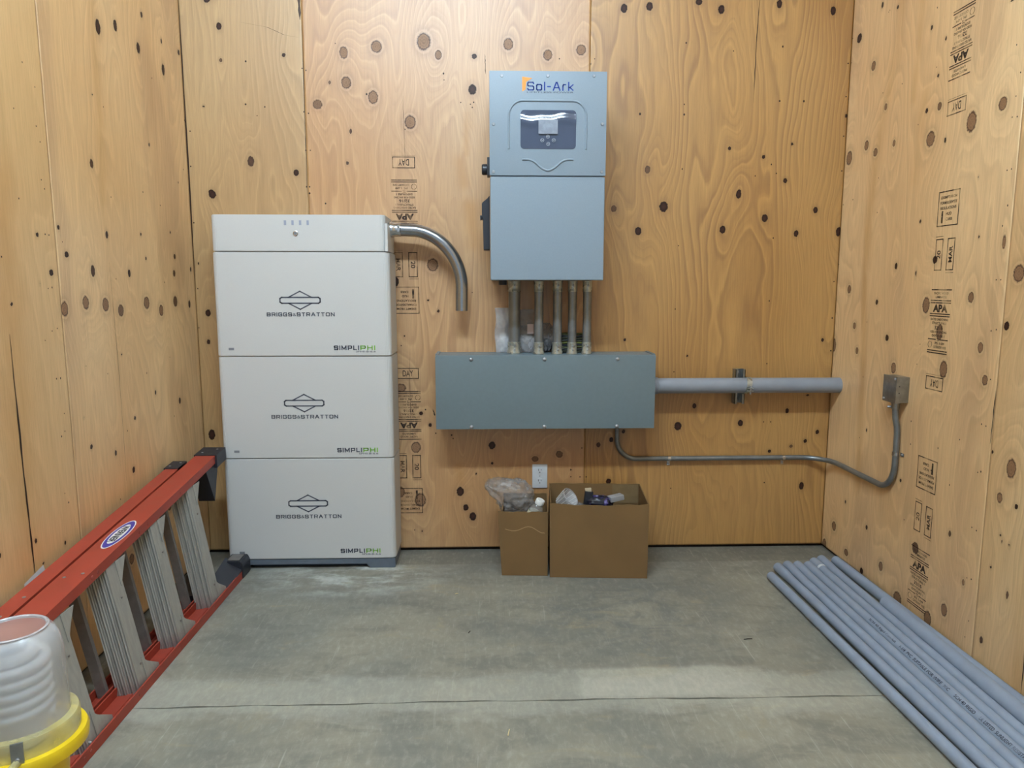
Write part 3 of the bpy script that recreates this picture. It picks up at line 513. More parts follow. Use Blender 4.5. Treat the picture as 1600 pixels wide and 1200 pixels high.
MB().cyl((-.793,BF-.001,1.430),(-.793,BF-.0035,1.430),.006,16).build('button_cap',M['badge'],o)
# --- elbow conduit
o=thing('conduit_elbow','bright metal conduit elbow curving from the battery top, open end pointing down','conduit',(-.4,3.1,1.45))
ey=3.1; pts=[(-.432,ey,1.453),(-.38,ey,1.453),(-.335,ey,1.451)]
cxx,czz,RR=-.345,1.212,.240
for k in range(1,19):
    a=math.radians(88-k*5); pts.append((cxx+.222*math.cos(a),ey,czz+RR*math.sin(a)))
pts+= [(-.1235,ey,1.19),(-.1245,ey,1.112)]
b=MB().tube(pts,.0265,28,cap=False); b.tube([(p[0],p[1],p[2]) for p in pts[-2:]],.0235,28,cap=False); b.build('pipe',M['elbow'],o)
b=MB().lathe([(.0265,0),(.031,0),(.032,.004),(.032,.02),(.029,.024),(.029,.05),(.0265,.052)],(-.428,ey,1.453),(1,0,0),32); b.build('coupling',M['chrome'],o)
for dz in (-.008,.012): MB().cyl((-.385,ey-.024,1.453+dz),(-.385,ey-.034,1.453+dz),.005,12,.001).build('set_screw',M['screw'],o)
# --- inverter
IY=2.915; IB=3.195; ix0,ix1=-.002,.456
o=thing('inverter','tall pale blue-grey wall inverter with a dark display, above the grey wiring trough','inverter',(.227,3.05,1.24))
MB().box((ix0+.006,IY+.012,1.243),(ix1-.006,IB,2.038),.004).build('cabinet',M['inv'],o)
up=MB().box((ix0,IY,1.6505),(ix1+.002,IY+.03,2.045),.004).build('upper_cover',M['inv'],o)
MB().box((ix0+.002,IY-.001,1.240),(ix1,IY+.03,1.6455),.007,seg=3).build('lower_cover',M['inv'],o)
F=IY
arch=[(.074,F,1.752)]+[(.074,F,1.83)]+[(.074+.054-.054*math.cos(math.radians(a)),F,1.876+.058*math.sin(math.radians(a))) for a in range(0,91,10)]+[(.324+.054*math.sin(math.radians(a)),F,1.876+.058*math.cos(math.radians(a))) for a in range(0,91,10)]+[(.378,F,1.83),(.378,F,1.752)]
MB().tube(arch,.0042,10).build('embossed_arch',M['inv'],up)
wave=bez([(.127,F,1.712),(.150,F,1.712),(.172,F,1.705),(.195,F,1.686),(.213,F,1.674),(.228,F,1.670),(.243,F,1.674),(.261,F,1.686),(.284,F,1.705),(.306,F,1.712),(.329,F,1.712)],5)
MB().tube(wave,.0045,10).build('embossed_wave',M['inv'],up)
rb=rrect(.120,.338,1.752,1.899,.014)
def filmz(x,z):
    s_=(z-1.752)/.147; q=.106+.005*math.sin(26*x)+.0025*math.sin(71*x); return .0012+.0062*math.exp(-((z-1.752-q)/.019)**2)
fv=[];ff=[];nx_,nz_=28,36
for j in range(nz_+1):
    zz=1.752+.147*j/nz_; e=min(j,nz_-j)*.147/nz_; ins=0 if e>=.014 else .014-math.sqrt(max(0,.014**2-(.014-e)**2))
    for i in range(nx_+1):
        xx=.120+ins+(.218-2*ins)*i/nx_; fv.append((xx,F-filmz(xx,zz),zz))
for j in range(nz_):
    for i in range(nx_): a=j*(nx_+1)+i; ff.append((a,a+1,a+nx_+2,a+nx_+1))
dp=MB().add(fv,ff,True).build('display_film',M['film'],o)
MB().prism(rb,1,F-.0008,F+.001).build('display_bezel',M['dark'],dp)
MB().box((.190,F-.0082,1.808),(.2655,F-.0078,1.862)).build('display_screen',M['lcd'],dp)
b=MB()
for k,x in enumerate((.195,.217,.240,.263)):
    for q in range(3): b.quadline((x-.003+.001*q,F-.0084,1.875-.003*q),(x+.003,F-.0084,1.873-.003*q),.0016,(0,-1,0))
b.build('indicator_icons',M['icon'],dp)
for (x,z) in ((.205,1.784),(.227,1.797),(.250,1.784),(.228,1.770)):
    b=MB(); c=[(x+.0065*math.cos(a*PI/7),F-.0084,z+.0065*math.sin(a*PI/7)) for a in range(14)]; b.poly(c,.0014,(0,-1,0)); b.poly([(x-.003,F-.0084,z+.002),(x,F-.0084,z-.002),(x+.003,F-.0084,z+.002)],.0014,(0,-1,0),False); b.build('button',M['icon'],dp)
for (x,z) in ((.047,2.026),(.226,2.027),(.406,2.028),(.014,1.845),(.442,1.848),(.013,1.664),(.442,1.666)):
    MB().lathe([(.0062,0),(.0062,.0015),(.005,.003),(.0012,.003),(.001,.0015),(1e-5,.0015)],(x,F,z),(0,-1,0),14).build('screw',M['screw'],up)
MB().strokes('Sol-Ark',(.236,F-.0006,1.988),Xv,Zv,.181,.033,.0048).build('lettering',M['blue'],up,'blue lettering')
MB().text('LIMITLESS POWER',(.236,F-.0006,1.9655),Xv,Zv,.182,.0055,.0).build('lettering',M['logo'],up)
MB().add([(.126,F-.0006,2.023),(.166,F-.0006,2.018),(.142,F-.0006,2.004),(.139,F-.0006,1.975),(.126,F-.0006,1.968)],[(4,3,2,1,0)]).build('sun_mark',M['orange'],up,'orange bracket mark')
b=MB().box((-.012,3.0,1.662),(0,3.06,1.735),.002); b.cyl((-.010,3.03,1.690),(-.034,3.03,1.690),.022,24,.004); b.build('rotary_knob',M['black'],o)
sw=MB().prism([(-.002,1.582),(-.012,1.57),(-.034,1.552),(-.034,1.495),(-.030,1.488),(-.028,1.365),(-.002,1.365)],1,2.985,3.075,.002).build('disconnect_switch',M['black'],o)
MB().box((-.042,3.01,1.488),(-.033,3.05,1.505),.002).build('switch_lever',M['black'],sw)
MB().cyl((.052,3.06,1.243),(.052,3.06,1.222),.017,16,.002).build('cable_gland',M['black'],o)
# --- nipples
NP=[(.103,3.135,.0255,'thickest short steel conduit, leftmost of the row under the inverter'),(.208,3.098,.0195,'short steel conduit under the inverter, second of the row from the left'),(.288,3.098,.0195,'short steel conduit in the middle of the row of five under the inverter'),(.3525,3.098,.0185,'short steel conduit under the inverter, second of the row from the right'),(.4165,3.098,.0185,'short steel conduit at the right end of the row under the inverter')]
for x,y,r,lb in NP:
    o=thing('conduit_nipple',lb,'conduit',(x,y,.926),'short conduits between inverter and wiring trough')
    MB().cyl((x,y,.93),(x,y,1.236),r,28).build('pipe',M['steelp'],o)
    t_=MB().lathe([(r,0),(r*1.12,0),(r*1.12,.004),(r*1.08,.006),(r*1.08,.038),(r*1.14,.040),(r*1.14,.046),(r,.047)],(x,y,1.193),Zv,28).build('upper_connector',M['conn'],o)
    l_=MB().lathe([(r,0),(r*1.30,0),(r*1.30,.005),(r*1.14,.014),(r*1.12,.040),(r*1.15,.042),(r*1.15,.049),(r,.05)],(x,y,.926),Zv,28).build('lower_connector',M['conn'],o)
    for zz,pp in ((1.220,t_),(.962,l_),(.945,l_)):
        MB().cyl((x+.002,y-r*1.05,zz),(x+.003,y-r*1.05-.008,zz-.001),.0042,10,.001).build('set_screw',M['screw'],pp)
# --- trough
o=thing('wiring_trough','wide blue-grey steel wiring trough with six screws, mounted below the inverter','electrical box',(.237,3.115,.607))
TX0,TX1,TY,TZ0,TZ1=-.236,.706,3.03,.607,.925
MB().box((TX0+.002,TY+.004,TZ0+.002),(TX1-.002,3.197,TZ1),.0015).build('enclosure',M['gbox'],o)
cv=MB().box((TX0,TY,TZ0),(TX1,TY+.004,TZ1-.002),.0015).build('cover',M['gbox'],o)
for x,z in ((-.084,.908),(.229,.908),(.541,.908),(-.084,.616),(.230,.616),(.544,.616)):
    MB().lathe([(.0085,0),(.0085,.001),(.006,.004),(.002,.0055),(1e-5,.0055)],(x,TY,z),(0,-1,0),16).build('screw',M['screw'],cv)
for s_,x in ((1,TX0),(-1,TX1)):
    b=MB().box((x-(.001 if s_>0 else .012),3.05,TZ1-.001),(x+(.012 if s_>0 else .001),3.195,TZ1+.0035))
    b.build('rim_flange',M['gbox'],o)
# --- large PVC run
o=thing('pvc_conduit_run','thick grey plastic conduit running from the wiring trough to the right wall','conduit',(1.13,3.125,.779))
py_,pz_=3.125,.779
MB().cyl((.715,py_,pz_),(XR+.004,py_,pz_-.0005),.034,36).build('pipe',M['pvcr'],o)
MB().lathe([(.034,0),(.041,0),(.041,.012),(.0385,.014),(.0375,.03),(.034,.032)],(.707,py_,pz_),Xv,32).build('male_adapter',M['pvcr'],o)
o=thing('strut_channel','short slotted steel strut bracket on the back wall behind the thick grey conduit','bracket',(1.12,3.18,.766))
b=MB()
for a,c in (((1.098,3.158,.690),(1.101,3.199,.846)),((1.139,3.158,.690),(1.142,3.199,.846)),((1.098,3.196,.690),(1.142,3.199,.846)),((1.098,3.158,.690),(1.108,3.161,.846)),((1.132,3.158,.690),(1.142,3.161,.846))): b.box(a,c)
b.build('channel',M['galv'],o)
for z in (.829,.702): MB().lathe([(.009,0),(.009,.004),(.004,.007),(1e-5,.007)],(1.118,3.196,z),(0,-1,0),6,False).build('bolt',M['screw'],o)
o=thing('pipe_clamp','steel strap clamp with a bolt gripping the thick grey conduit','clamp',(1.135,3.12,.78))
b=MB(); ring=[]
for k in range(25):
    a=2*PI*k/24; ring.append((a,))
vs=[];fs=[]
for k in range(24):
    a=2*PI*k/24; dx=-.006*math.sin(a)
    for (rr_,xx) in ((.035,-.011),(.0372,-.011),(.0372,.011),(.035,.011)):
        vs.append((1.138+xx+dx*-1*.9+(.0),py_-rr_*math.cos(a),pz_+rr_*math.sin(a)))
for k in range(24):
    for q in range(4): fs.append((k*4+q,k*4+(q+1)%4,((k+1)%24)*4+(q+1)%4,((k+1)%24)*4+q))
b.add(vs,fs,True).build('strap',M['conn'],o)
b=MB().box((1.128,py_-.052,pz_-.008),(1.152,py_-.034,pz_-.0055)); b.box((1.127,py_-.052,pz_-.020),(1.151,py_-.034,pz_-.0175)); b.build('strap_ear',M['conn'],o)
b=MB().cyl((1.14,py_-.045,pz_-.034),(1.14,py_-.045,pz_+.004),.0032,10); b.lathe([(.007,0),(.007,.004),(1e-5,.005)],(1.14,py_-.045,pz_-.0055),Zv,6,False); b.build('bolt',M['screw'],o)
# --- small EMT run
o=thing('small_conduit_run','thin steel conduit bending from under the trough round the corner to the right wall','conduit',(1.0,3.18,.435))
r=.0112; YW=3.2-r-.004; XW=XR-r-.004
pts=[(.571,3.165,.612),(.571,YW-.004,.585),(.573,YW,.555)]
pts+=[(.665-.092*math.cos(math.radians(a)),YW,.525-.092*math.sin(math.radians(a))) for a in range(5,91,8)]
pts+=[(.80,YW,.4335),(1.10,YW,.434),(1.39,YW,.434)]
pts+=[(1.42+ (XW-1.42)*math.sin(math.radians(a)),3.06+(YW-3.06)*math.cos(math.radians(a)),.434) for a in range(0,91,9)]
yb=2.745;zb=.540;RB=.103
pts+=[(XW,2.95,.435),(XW,2.80,.4365)]
pts+=[(XW,yb-RB*math.sin(math.radians(a))-.02,zb-RB*math.cos(math.radians(a))) for a in range(6,91,7)]
pts+=[(XW,2.622,.60),(XW,2.622,.66)]+[tuple(v) for v in bez([(XW-.002,2.624,.69),(XW-.008,2.626,.72),(1.530,2.628,.75)],4)]+[(1.529,2.628,.768)]
MB().tube(pts,r,18,cap=True).build('pipe',M['steelp'],o)
MB().lathe([(r,0),(r*1.25,.001),(r*1.25,.02),(r*1.5,.021),(r*1.5,.027),(r,.028)],(1.529,2.628,.757),Zv,24).build('connector',M['galv'],o)
MB().cyl((1.529-.013,2.628+.006,.765),(1.529-.024,2.628+.012,.764),.004,10,.001).build('set_screw',M['screw'],o)
def strap(px_,pz2,label,right=False):
    o=thing('conduit_strap',label,'clamp',(px_,YW,pz2) if not right else (XW,px_,pz2),'one-hole straps holding the thin conduit')
    b=MB(); n=10; vs=[];fs=[]
    for k in range(n+1):
        a=PI*k/n
        for rr_ in (r+.0004,r+.002):
            for s_ in (-.0065,.0065):
                if not right: vs.append((px_+s_,YW-rr_*math.sin(a),pz2+rr_*math.cos(a)))
                else: vs.append((XW-rr_*math.sin(a),px_-rr_*math.cos(a),pz2+s_))
    for k in range(n):
        a=k*4;c=a+4; fs+=[(a,a+1,c+1,c),(a+2,c+2,c+3,a+3),(a,c,c+2,a+2),(a+1,a+3,c+3,c+1)]
    b.add(vs,fs,True)
    if not right: b.box((px_-.0065,3.1965,pz2-.034),(px_+.0065,3.199,pz2-r)); c=(px_,3.197,pz2-.024);ax=(0,-1,0)
    else: b.box((XR-.0035,px_-.034,pz2-.0065),(XR-.001,px_-r,pz2+.0065)); c=(XR-.003,px_-.023,pz2);ax=(-1,0,0)
    b.build('strap_band',M['chrome'],o); MB().lathe([(.005,0),(.005,.002),(.003,.004),(1e-5,.004)],c,ax,10).build('screw',M['screw'],o)
strap(.815,.4338,'left of the two straps holding the thin conduit on the back wall')
strap(1.345,.434,'strap on the thin conduit at the back wall, nearest the right corner')
strap(2.622,.585,'strap on the thin conduit on the right wall, below the small box',True)
# --- junction box on the right wall
o=thing('junction_box','small steel junction box with knockouts, on the right wall above the thin conduit','electrical box',(1.53,2.632,.785))
MB().box((1.508,2.590,.785),(XR-.0005,2.676,.882),.003).build('housing',M['galv'],o)
cv=MB().box((1.504,2.588,.783),(1.508,2.678,.884),.001).build('cover',M['galv'],o)
for (y,z) in ((2.598,.874),(2.668,.793)): MB().lathe([(.0055,0),(.0055,.002),(.003,.0045),(1e-5,.0045)],(1.504,y,z),(-1,0,0),12).build('screw',M['screw'],cv)
for z in (.806,.834,.862): MB().lathe([(.0105,0),(.0115,0),(.0115,.0008),(.0105,.0008)],(1.533,2.590,z),(0,-1,0),20).build('knockout',M['galv'],o)
for z in (.822,.847): MB().cyl((1.517,2.5905,z),(1.517,2.589,z),.0022,8).build('screw_hole',M['black'],o)
# --- outlet
o=thing('wall_outlet','white duplex electrical outlet on the back wall above the small carton','outlet',(.2225,3.2,.353))
MB().box((.188,3.194,.297),(.257,3.1995,.408),.0022).build('cover_plate',M['outlet'],o)
for z in (.378,.328):
    rc=MB().prism(rrect(.2065,.2385,z-.0145,z+.0145,.0125),1,3.1925,3.196).build('receptacle',M['outlet'],o)
    b=MB().box((.2155,3.1915,z+.000),(.2175,3.193,z+.009)); b.box((.2275,3.1915,z+.001),(.2295,3.193,z+.008)); b.cyl((.2225,3.1915,z-.007),(.2225,3.193,z-.007),.0025,10); b.build('slot',M['black'],rc)
MB().cyl((.2225,3.195,.353),(.2225,3.193,.353),.0025,10).build('screw',M['screw'],o)
# ---------------------------------------------------------------- cartons and their contents
M['card']=paint('brown_cardboard',srgb(117,91,59),.8,0,.05,8,.15,260,0,.2)
M['cardin']=paint('cardboard_inside',srgb(108,87,56),.85,0,.05,8)
def rotz(p,c,a):
    x,y=p[0]-c[0],p[1]-c[1]; return (c[0]+x*math.cos(a)-y*math.sin(a),c[1]+x*math.sin(a)+y*math.cos(a),p[2])
def carton(name,label,c,w,d,h,ang,hb,flare=0,sag=0):
    """open carton; c = front-left floor corner; walls with wavy cut edges"""
    o=thing(name,label,'cardboard box',(c[0]+w/2,c[1]+d/2,0)); T=.004
    T3=lambda x,y,z:rotz((c[0]+x,c[1]+y,z),c,ang)
    def wall(nm,p,q,hf,flip,fl=(0,0)):
        n=26; vs=[]
        dx,dy=q[0]-p[0],q[1]-p[1]; L=math.hypot(dx,dy); nx,ny=(-dy/L*T,dx/L*T)
        for i in range(n+1):
            t=i/n; z=hf(t); ex=fl[0]*(1-t)**3-fl[1]*t**3; x,y=p[0]+dx*t,p[1]+dy*t
            vs+=[T3(x,y,0.001),T3(x-ex,y,z),T3(x+nx,y+ny,0.001),T3(x+nx-ex,y+ny,z)]
        fs=[]
        for i in range(n):
            a=4*i;e=a+4; fs+=[(a,e,e+1,a+1),(a+1,e+1,e+3,a+3),(a+3,e+3,e+2,a+2),(a+2,e+2,e,a)]
        fs+=[(0,1,3,2),(4*n,4*n+2,4*n+3,4*n+1)]
        return MB().add(vs,fs).build(nm,M['card'],o)
    wall('front_panel',(0,0),(w,0),lambda t:h-sag*math.sin(PI*t)+.0015*math.sin(19*t)+.001*math.sin(41*t),0,(flare,0))
    wall('side_panel',(w,.001),(w,d),lambda t:h+(hb-h)*t,0); wall('side_panel',(0,d),(0,.001),lambda t:hb+(h-hb)*t,0)
    wall('back_panel',(w,d),(0,d),lambda t:hb+.001*math.sin(23*t),0)
    MB().box((0,0,0),(1,1,1)); b=MB(); b.add([T3(0,0,.0015),T3(w,0,.0015),T3(w,d,.0015),T3(0,d,.0015)],[(0,1,2,3)]); b.build('bottom_panel',M['card'],o)
    return o,T3
o1,T1=carton('cardboard_carton','small tall cardboard carton under the outlet, holding clear film and a bottle',(.043,2.900),.194,.235,.280,-.055,.292,.016,0)
o2,T2=carton('cardboard_carton','wide cardboard carton on the floor at the right of the narrow one',(.245,2.874),.408,.272,.322,-.06,.333,.003,.007)
# torn crease and tape on the cartons
b=MB()
for i in range(12):
    t=i/12; x=.015+.165*t; z=.205-.012*math.sin(2.6*PI*t)*(.4+t); x2=x+.165/12; t2=t+1/12; z2=.205-.012*math.sin(2.6*PI*t2)*(.4+t2)
    p=T1(x,-.0006,z);q=T1(x2,-.0006,z2); b.quadline(p,q,.0016,(0,-1,0))
b.build('torn_crease',flat('torn_paper',srgb(190,160,118),.9),o1)
MB().add([T2(.285,.2665,.245),T2(.40,.2665,.245),T2(.40,.2665,.330),T2(.285,.2665,.330)],[(0,1,2,3)]).build('tape_patch',paint('packing_tape',srgb(126,106,76),.25),o2)
def blob(name,mat,par,c,s,seed,amp,sub=4,freq=6,tip=None,kind=None,crease=1.0):
    from mathutils import noise
    bm=bmesh.new(); bmesh.ops.create_icosphere(bm,subdivisions=sub,radius=1)
    for v in bm.verts:
        n=v.co.normalized(); q=n*freq+Vector((seed,seed*2,seed*3))
        k=1+amp*(noise.fractal(q,.8,2.2,4)+crease*(.35-abs(noise.noise(q*1.7)))*.7)
        v.co=Vector((n.x*s[0]*k,n.y*s[1]*k,n.z*s[2]*k))
        if tip: v.co+=tip(n)
        v.co+=Vector(c)
    for f in bm.faces: f.smooth=True
    b=MB().bm(bm,smooth=True); return b.build(name,mat,par,kind=kind,angle=60)
def film(name,col,alpha,rough,bs=.6,sc=60):
    t=NT(name); p=t.geo(); n=t.noise(p,sc,4,.65,1.5); n2=t.noise(p,sc*.4,2)
    t.set(Base_Color=col,Roughness=rough,Specular_IOR_Level=.9,Alpha=t.sstep(n2,.3,.7,max(0,alpha-.15),min(1,alpha+.15)),Coat_Weight=.5,Coat_Roughness=.08); t.bump(n,bs,.012); return t.m
M['bag']=film('crinkled_clear_film',srgb(172,168,166),.42,.2,.9,45)
M['bagw']=film('thin_white_bag',srgb(200,200,204),.6,.25,.5,50)
M['clear']=film('clear_plastic',srgb(200,205,210),.25,.08,.1,20)
def bagtip(n):
    q=max(0,-n.x*.75+n.z*.6-.62); return Vector((-.16*q,0,.07*q))
def th1(o,l,cat): return tag(o,l,cat)
th1(blob('plastic_film_bag',M['bag'],None,(.102,3.03,.305),(.082,.072,.075),3.1,.17,5,3.2,bagtip),'crumpled clear plastic film bulging out of the small tall carton','plastic bag')
# bottle leaning in the small carton
o=thing('water_bottle','clear plastic bottle with a white cap leaning in the small tall carton','bottle',(.20,2.945,.23))
ax=Vector((.42,-.12,1)).normalized(); bs=Vector((.153,2.945,.188))
M['cap']=flat('white_cap',srgb(225,228,228),.4)
MB().lathe([(1e-4,0),(.030,0),(.031,.01),(.031,.085),(.030,.098),(.024,.112),(.015,.124),(.0125,.128),(.0125,.134)],bs,ax,28).build('bottle_body',M['clear'],o)
MB().lathe([(.0315,.05),(.0318,.05),(.0318,.088),(.0315,.088)],bs,ax,28).build('bottle_label',flat('cream_label',srgb(214,208,178),.6),o,'cream paper label')
MB().lathe([(.0182,.124),(.0190,.126),(.0190,.144),(.0175,.1465),(1e-4,.1465)],bs,ax,24).build('cap',M['cap'],o,'white screw cap')
# wide carton contents
o=thing('ribbed_cup','clear ribbed plastic cup lying in the wide carton, left side','container',(.335,2.97,.30))
ax=Vector((.55,-.35,.55)).normalized(); bs=Vector((.298,2.985,.285))
MB().lathe([(1e-4,0),(.028,0),(.040,.058),(.042,.06),(.042,.064),(.039,.064)],bs,ax,28).build('cup_wall',M['bagw'],o)
u=ax.orthogonal().normalized();w=ax.cross(u)
for k in range(14):
    a=2*PI*k/14; d=u*math.cos(a)+w*math.sin(a); MB().tube([bs+d*.0285+ax*.003,bs+d*.0405+ax*.058],.0013,6).build('rib',M['cap'],o)
blob('crumpled_liner',M['bag'],None,(.36,3.02,.25),(.06,.05,.03),8.2,.2,4,4); tag(bpy.data.objects['crumpled_liner'],'crumpled clear liner under the ribbed cup in the wide carton','plastic bag')
t=NT('printed_wrapper'); p=t.geo(); n=t.noise(p,38,2); t.set(Base_Color=t.ramp(n,[(0,srgb(24,24,34)),(.5,srgb(30,30,44)),(.56,srgb(84,70,140)),(.66,srgb(150,160,185)),(.7,srgb(26,26,38))]),Roughness=.3)
o=thing('wrapped_package','dark wrapper with purple print lying in the middle of the wide carton','package',(.46,2.98,.28))
blob('wrapper',t.m,o,(.468,2.985,.292),(.058,.035,.030),5.5,.12,4,3)
MB().box((.400,2.975,.268),(.434,2.998,.340),.002,Matrix.Rotation(.12,3,'Y'),(.415,2.98,.30)).build('box_end',M['black'],o)
o=tag(MB().box((.405,2.985,.335),(.432,3.0,.351),.0015,Matrix.Rotation(-.1,3,'Y'),(.41,2.99,.34)).build('paper_carton_flap',flat('beige_card',srgb(186,172,146),.7)),'small beige card tab standing on the dark package in the wide carton','card')
o=tag(MB().box((.505,2.96,.300),(.568,3.00,.322),.003,Matrix.Rotation(-.12,3,'Y')@Matrix.Rotation(.3,3,'Z'),(.53,2.98,.31)).build('grey_packet',paint('grey_foil',srgb(150,150,152),.35)),'flat grey packet at the right of the dark package in the wide carton','package')
# things kept on the trough behind the short conduits
def pouch(name,label,cat,x0,x1,y,z0,z1,mat,seed,lean=.01,belly=None,puff=.012):
    o=thing(name,label,cat,((x0+x1)/2,y,z0)); n=14;m=22;vs=[];fs=[]
    from mathutils import noise
    for s_ in (1,-1):
        for j in range(m+1):
            for i in range(n+1):
                a=i/n;c=j/m; e=math.sin(PI*a)**.5*math.sin(PI*min(1,c*1.0+.0))**.5; nz=noise.fractal(Vector((a*4+seed,c*6,seed)),.8,2,3)
                x=x0+(x1-x0)*a+.003*math.sin(9*c+seed); z=z0+(z1-z0)*c
                vs.append((x,y-lean*(1-c)-s_*(e*puff*(1.3-c)+.0006)-nz*.004,z+.0005))
    for s_ in range(2):
        b0=s_*(n+1)*(m+1)
        for j in range(m):
            for i in range(n):
                a=b0+j*(n+1)+i; f=(a,a+1,a+n+2,a+n+1); fs.append(f if s_==0 else f[::-1])
    MB().add(vs,fs,True).build('pouch_film',mat,o,angle=70)
    return o
o=pouch('parts_bag','clear bag with a white pad inside, leftmost item on top of the trough','plastic bag',.020,.085,3.165,.926,1.122,M['bagw'],1.0)
blob('white_pad',M['cap'],o,(.056,3.160,.972),(.020,.012,.045),2.0,.1,4,2)
o=pouch('parts_bag','clear bag with a pale label, on the trough between the two leftmost short conduits','plastic bag',.118,.196,3.165,.926,1.115,M['bag'],4.0)
blob('white_pad',M['bagw'],o,(.163,3.160,.968),(.036,.013,.042),6.0,.1,4,2)
MB().box((.160,3.139,1.010),(.188,3.1395,1.052)).build('label_sticker',flat('pinkish_label',srgb(196,176,172),.6),o)
o=thing('crinkled_bag','small crinkled clear bag with dark parts, behind the middle short conduit','plastic bag',(.248,3.165,.926))
blob('bag_film',M['bag'],o,(.248,3.165,.995),(.030,.020,.058),7.0,.25,5,3)
blob('dark_part',M['black'],o,(.248,3.168,.958),(.024,.014,.030),9.0,.15,3,3)
o=thing('wire_coil','small coil of olive and black cable ties stacked behind the two right short conduits','cable',(.355,3.165,.926))
cols=[srgb(60,62,46),srgb(48,50,50),srgb(92,96,52),srgb(40,46,58),srgb(120,124,60),srgb(54,58,52)]
for k in range(9):
    z=.931+.0095*k; L=.075-.002*k; b=MB(); b.tube([Vector((.355+L*math.cos(a*PI/12),3.165+.018*math.sin(a*PI/12),z+.002*math.sin(a*.9+k))) for a in range(24)],.0042,8,closed=True); b.build('cable_loop',flat('cable_jacket',cols[k%6],.5),o)
# ---------------------------------------------------------------- plastic pipes on the floor
PR=.0178
def pipe(xf,yf,xn,yn,r,label,bell=True,z=None,mat=None,print_=False,ring=False,yend=-.05):
    z=z or r+.001; z=z+ (0 if not bell else 0)
    k=(xn-xf)/(yn-yf); P=lambda y,zz=z:(xf+k*(y-yf),y,zz)
    zc=z+.0035 if bell else z
    o=thing('pvc_pipe',label,'pipe',P((yf+yend)/2,0),'grey plastic pipes lying along the right wall')
    if bell:
        d=(Vector(P(yend))-Vector(P(yf))).normalized(); L=(Vector(P(yend))-Vector(P(yf))).length; R_=r*1.17
        prof=[(r*.82,.03),(r*1.0,0),(R_*.98,.002),(R_,.006),(R_,.075),(r*1.02,.115),(r,.13),(r,L),(r*.8,L)]
        MB().lathe(prof,P(yf,zc),d,32).build('pipe_wall',M['pvc'],o)
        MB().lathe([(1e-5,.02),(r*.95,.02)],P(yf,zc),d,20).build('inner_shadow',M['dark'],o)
    else:
        d=(Vector(P(yend))-Vector(P(yf))).normalized(); L=(Vector(P(yend))-Vector(P(yf))).length
        MB().lathe([(1e-5,.012),(r*.55,.004),(r*.8,.001),(r,.004),(r,L),(r*.8,L)],P(yf,z),d,32).build('pipe_wall',M['pvc'],o)
    if ring: MB().lathe([(r*1.18,.078),(r*1.2,.079),(r*1.14,.092),(r*1.1,.092)],P(yf,zc),(Vector(P(0))-Vector(P(yf))),28).build('white_ring',flat('white_band',srgb(205,210,214),.6),o,'white band near the bell end')
    if print_:
        for ys,tx,wd in print_:
            c=P(ys,zc); nrm=Vector((-.62,-.0,.80)).normalized(); ux=Vector((k,1,0)).normalized()*-1; uy=nrm.cross(ux)
            MB().text(tx,Vector(c)+nrm*(r+.0009 + (.0002)),ux,uy,wd,.0105,.02).build('printed_marking',M['inkp'],o)
    return o
pipe(1.165,2.823,1.192,1.63,PR,'single grey plastic pipe lying apart, farthest from the right wall',False)
pipe(1.228,2.905,1.238,1.95,PR,'grey plastic pipe at the open-floor edge of the close-laid group')
pipe(1.2765,2.925,1.2785,1.95,PR,'grey plastic pipe, second of the close-laid group from the open floor')
pipe(1.320,2.922,1.3185,1.95,PR,'grey plastic pipe, third of the close-laid group from the open floor')
pipe(1.3645,2.918,1.3585,1.95,PR,'grey plastic pipe with a row of dark printed text along it',True,print_=[(2.30,'SCH 40 Rigid Conduit',.17),(2.06,'1-1/4  PVC  SUITABLE FOR WIRE  90C',.26),(1.86,'SCH 40 RIGID',.09),(1.70,'UL LISTED  SUNLIGHT RESISTANT',.19)])
pipe(1.408,2.958,1.3978,1.95,PR,'grey plastic pipe with a white band just behind its bell end',ring=True)
pipe(1.453,2.985,1.4355,1.95,PR,'grey plastic pipe of the close-laid group nearest the wall-side pipe')
pipe(1.512,2.975,1.530,1.95,.0205,'grey plastic pipe lying right against the foot of the right wall',False)
pipe(1.4835,2.52,1.476,1.94,.0245,'thick grey plastic pipe lying on top, with its end beyond the others toward the camera',False,z=.0375)
# ---------------------------------------------------------------- step ladder lying on its side
M['fib']=paint('red_fibreglass',srgb(154,60,44),.5,0,.07,18,.1,400)
M['fibd']=paint('red_fibreglass_worn',srgb(146,66,58),.6,0,.14,40)
def alu():
    t=NT('brushed_aluminium_step'); p=t.geo(); n=t.noise(t.vmul(p,(90,90,6)),1,3); sp=t.n('ShaderNodeSeparateXYZ',inp={0:p}).outputs[2]
    c=t.mix(t.sstep(n,.3,.7),srgb(160,158,152),srgb(172,170,163))
    dirt=t.math('MULTIPLY',t.sstep(t.math('ADD',sp,t.math('MULTIPLY',t.noise(p,30,2),.06)),.11,.03),.45); c=t.mix(dirt,c,srgb(120,82,80))
    t.set(Base_Color=c,Metallic=.3,Roughness=.5); return t.m
M['alu']=alu(); M['alud']=paint('dull_aluminium',srgb(128,122,118),.5,.4,.1,40)
lad=thing('stepladder','red fibreglass stepladder with aluminium steps lying on its side along the left wall','ladder',(-1.14,2.1,0))
zt=lambda y:.540-.12*(2.95-y)
def loft(A,B):
    n=len(A); fs=[(i,(i+1)%n,n+(i+1)%n,n+i) for i in range(n)]+[tuple(range(n))[::-1],tuple(range(n,2*n))]
    return MB().add(list(A)+list(B),fs)
